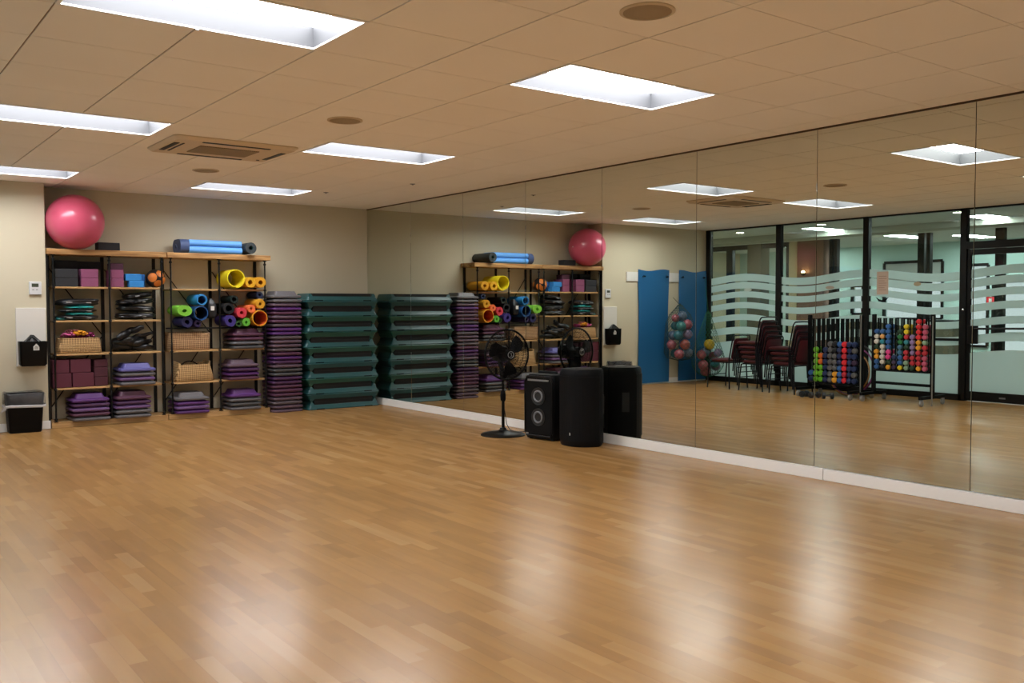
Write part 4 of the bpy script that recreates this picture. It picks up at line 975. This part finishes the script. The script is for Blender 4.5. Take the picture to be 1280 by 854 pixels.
# ================================================================== DUMBBELL RACKS
def rack(name, label, xc, y1, y0, ztop, zbot, ncol, low=True, leg=.26):
    o = thing('dumbbell_rack', label, 'rack', (xc, (y0 + y1) / 2, 0), 0, 'wheeled dumbbell racks by the glass')
    w = (y1 - y0) / 2; zt = ztop
    for s in (-1, 1):
        obj('upright', MB().box(-.025, .025, s * w - .022, s * w + .022, .10, zt), M_BLK, o, bevel=.004)
        obj('foot_bar', MB().box(-leg, leg, s * w - .022, s * w + .022, .085, .125), M_BLK, o, bevel=.004)
        for q in (-1, 1):
            c = MB().box(-.014 + q * (leg - .04), .014 + q * (leg - .04), s * w - .018, s * w + .018, .055, .085)
            cs = obj('caster', c, M_SILVER, o)
            obj('wheel', MB().lathe([(.034, -.014), (.042, -.010), (.042, .010), (.034, .014)], (q * (leg - .04), s * w, .042), 'y', 18), mat('wheel_grey', '8e8c8a', .35), cs, smooth=True)
    obj('shelf_rail', MB().box(-.085, .085, -w + .022, w - .022, zbot - .022, zbot), M_BLK, o, bevel=.003)
    if low: obj('cross_bar', MB().box(-.02, .02, -w + .022, w - .022, zbot - .20, zbot - .165), M_BLK, o, bevel=.003)
    pitch = (y1 - y0 - .044 - .02) / ncol; ys = []
    for k in range(ncol):
        y = w - .022 - .01 - pitch * (k + .5); ys.append(y)
        obj('track', MB().box(-.020, .020, y - .017, y - .013, zbot, zt - .05).box(-.020, .020, y + .013, y + .017, zbot, zt - .05).box(-.024, .032, y - .017, y - .002, zt - .056, zt - .05), M_BLK, o)
    return o, ys, pitch
DC = dict(w=('white', 'c9c5ba'), b=('blue', '2b5a96'), n=('navy', '1b2a52'), y=('yellow', 'd8c020'), a=('amber', 'dc9a28'), g=('dark green', '24402c'), G=('green', '1f6e3c'), l=('lime', '62a820'), s=('sage', '7c9a80'),
          t=('teal', '2d7f8c'), p=('pink', 'd83f86'), P=('rosy', 'b8506c'), r=('red', 'b42a36'), R=('bright red', 'd2222e'), m=('lilac', '8a72a0'), u=('plum', '35243f'), o=('orange', 'c86420'), k=('black', '202225'), c=('peach', 'dba060'), h=('speckled grey', '5a5a5c'), B=('steel blue', '3f6f8c'))
DM = {}
def dumbbell(code, r):
    key = (code, round(r, 3))
    if key in DM: return DM[key]
    nm, hx = DC[code]; m = mat('dumbbell_' + nm, hx, .42)
    b = MB()
    for s in (-1, 1):
        prof = [(r * .55, s * .030), (r * .95, s * .035), (r, s * .046), (r, s * .064), (r * .9, s * .076), (r * .45, s * .081)]
        b.lathe(prof, (0, 0, 0), 'x', 10)
    b.lathe([(.0105, -.032), (.0105, .032)], (0, 0, 0), 'x', 8)
    DM[key] = b.mesh('dumbbell', [m], True, 50); return DM[key]
def fill(root, ys, cols, zbot, r, where):
    for ci, (y, col) in enumerate(zip(ys, cols)):
        z = zbot
        for k, c in enumerate(col):
            rr_ = r * (1.0 if c not in 'o' else 1.0)
            o = link('dumbbell', dumbbell(c, rr_)); z += rr_
            jx = random.uniform(-.006, .006)
            o.location = (root.location.x + jx, root.location.y + y, z); z += rr_ + .0006
            tag(o, '%s dumbbell, %s up in the %s column from the chairs, %s' % (DC[c][0], ORD[k + 1], ORD[ci + 1], where), 'dumbbell', 'dumbbells on the ' + where)
r1, ys1, p1 = rack('r', 'black wheeled dumbbell rack beside the chair stacks', -5.50, -3.03, -3.85, 1.15, .20, 10, False, .30)
fill(r1, ys1, ['nb', 'llllll', 'llloo', 'nnnnnn', 'hhhhhhh', 'aahhhkk', 'bbbnnnb', 'RrRRrRR', 'nnnnnnn', 'nhnunhn'], .20, .0415, 'rack near the chairs')
r2, ys2, p2 = rack('r', 'black wheeled dumbbell rack with mixed colours beside the door', -5.50, -4.035, -4.855, 1.165, .43, 9, True, .30)
fill(r2, ys2, ['bbaagwwb', 'kwwwwtcb', 'agppbbbbb', 'uun', 'ybbBBGGg', 'ssrrgtryy', 'grrmmmm', 'arrraaRRRR', 'PPPrrsPPP'], .43, .0335, 'rack near the door')
obj('curved_shelf', MB().tube([(0, -.32 + .64 * q / 10, .115 + .07 * (abs(q - 5) / 5) ** 2) for q in range(11)], .012, 8), M_BLK, r1)
# chrome weighted bars standing against the racks
for y, t in ((-3.90, 'near the chairs'), (-4.905, 'near the door')):
    o = obj('weighted_bar', MB().lathe([(.008, 0), (.008, 1.14), (.005, 1.145)], (0, 0, 0), 'z', 10), mat('bar_grey', '8a8884', .4, metal=.4)); o.location = (-5.40, y, 0)
    tag(o, 'slim grey weighted bar standing at the end of the rack ' + t, 'exercise bar')
# hoops leaning on the glass behind the first rack
for k, (c, R_, y, t) in enumerate((('c08a4a', .31, -3.43, 'tan'), ('8a2a78', .34, -3.43, 'purple'), ('1c1c20', .37, -3.40, 'black'))):
    pts = [(0, R_ * math.cos(2 * PI * q / 48), R_ + .012 + R_ * math.sin(2 * PI * q / 48)) for q in range(48)]
    o = obj('exercise_hoop', MB().tube(pts, .011, 8, closed=True), mat('hoop_' + t, c, .4), None, smooth=True)
    o.location = (-5.80 - .05 * k, y, 0); o.rotation_euler = (0, math.radians(-12), 0); tag(o, t + ' exercise hoop leaning behind the rack near the chairs', 'hoop', 'hoops behind the rack')
for k, (x, y, c, t) in enumerate(((-5.14, -3.20, 'k', 'chair end'), (-5.12, -3.38, 'k', 'in the middle'), (-5.16, -3.56, 'k', 'door end'))):
    o = link('dumbbell', dumbbell('k', .045)); o.location = (x, y, .046); o.rotation_euler = (0, 0, .4 * k); tag(o, 'large black dumbbell on the floor in front of the rack, ' + t, 'dumbbell', 'dumbbells lying on the floor')

# ================================================================== CAMERA AND LIGHT
cd = bpy.data.cameras.new('camera'); cam = bpy.data.objects.new('camera', cd); COL.objects.link(cam); sc.camera = cam
cd.sensor_width = 36; cd.lens = 36 * 1146.977 / 1280; cd.clip_start = .02; cd.clip_end = 200
yaw, pit, rol = .6461, -.0380, -.0022
fwd = Vector((math.sin(yaw) * math.cos(pit), math.cos(yaw) * math.cos(pit), math.sin(pit))); rt = Vector((math.cos(yaw), -math.sin(yaw), 0)); up = rt.cross(fwd)
r2_ = rt * math.cos(rol) + up * math.sin(rol); u2_ = -rt * math.sin(rol) + up * math.cos(rol)
R3 = Matrix((r2_, u2_, -fwd)).transposed()
cam.matrix_world = Matrix.Translation((-5.8539, -10.9735, 1.2770)) @ R3.to_4x4()

w = bpy.data.worlds.new('daylight'); sc.world = w; w.use_nodes = True
w.node_tree.nodes['Background'].inputs[0].default_value = (*lin('e6eefa'), 1); w.node_tree.nodes['Background'].inputs[1].default_value = 1.05
sc.view_settings.view_transform = 'Standard'; sc.view_settings.look = 'None'; sc.view_settings.gamma = 1; sc.view_settings.use_curve_mapping = False
sc.view_settings.exposure = 0.36
sc.cycles.use_adaptive_sampling = False
sc.cycles.denoising_prefilter = 'ACCURATE'
sc.cycles.sample_clamp_indirect = 6
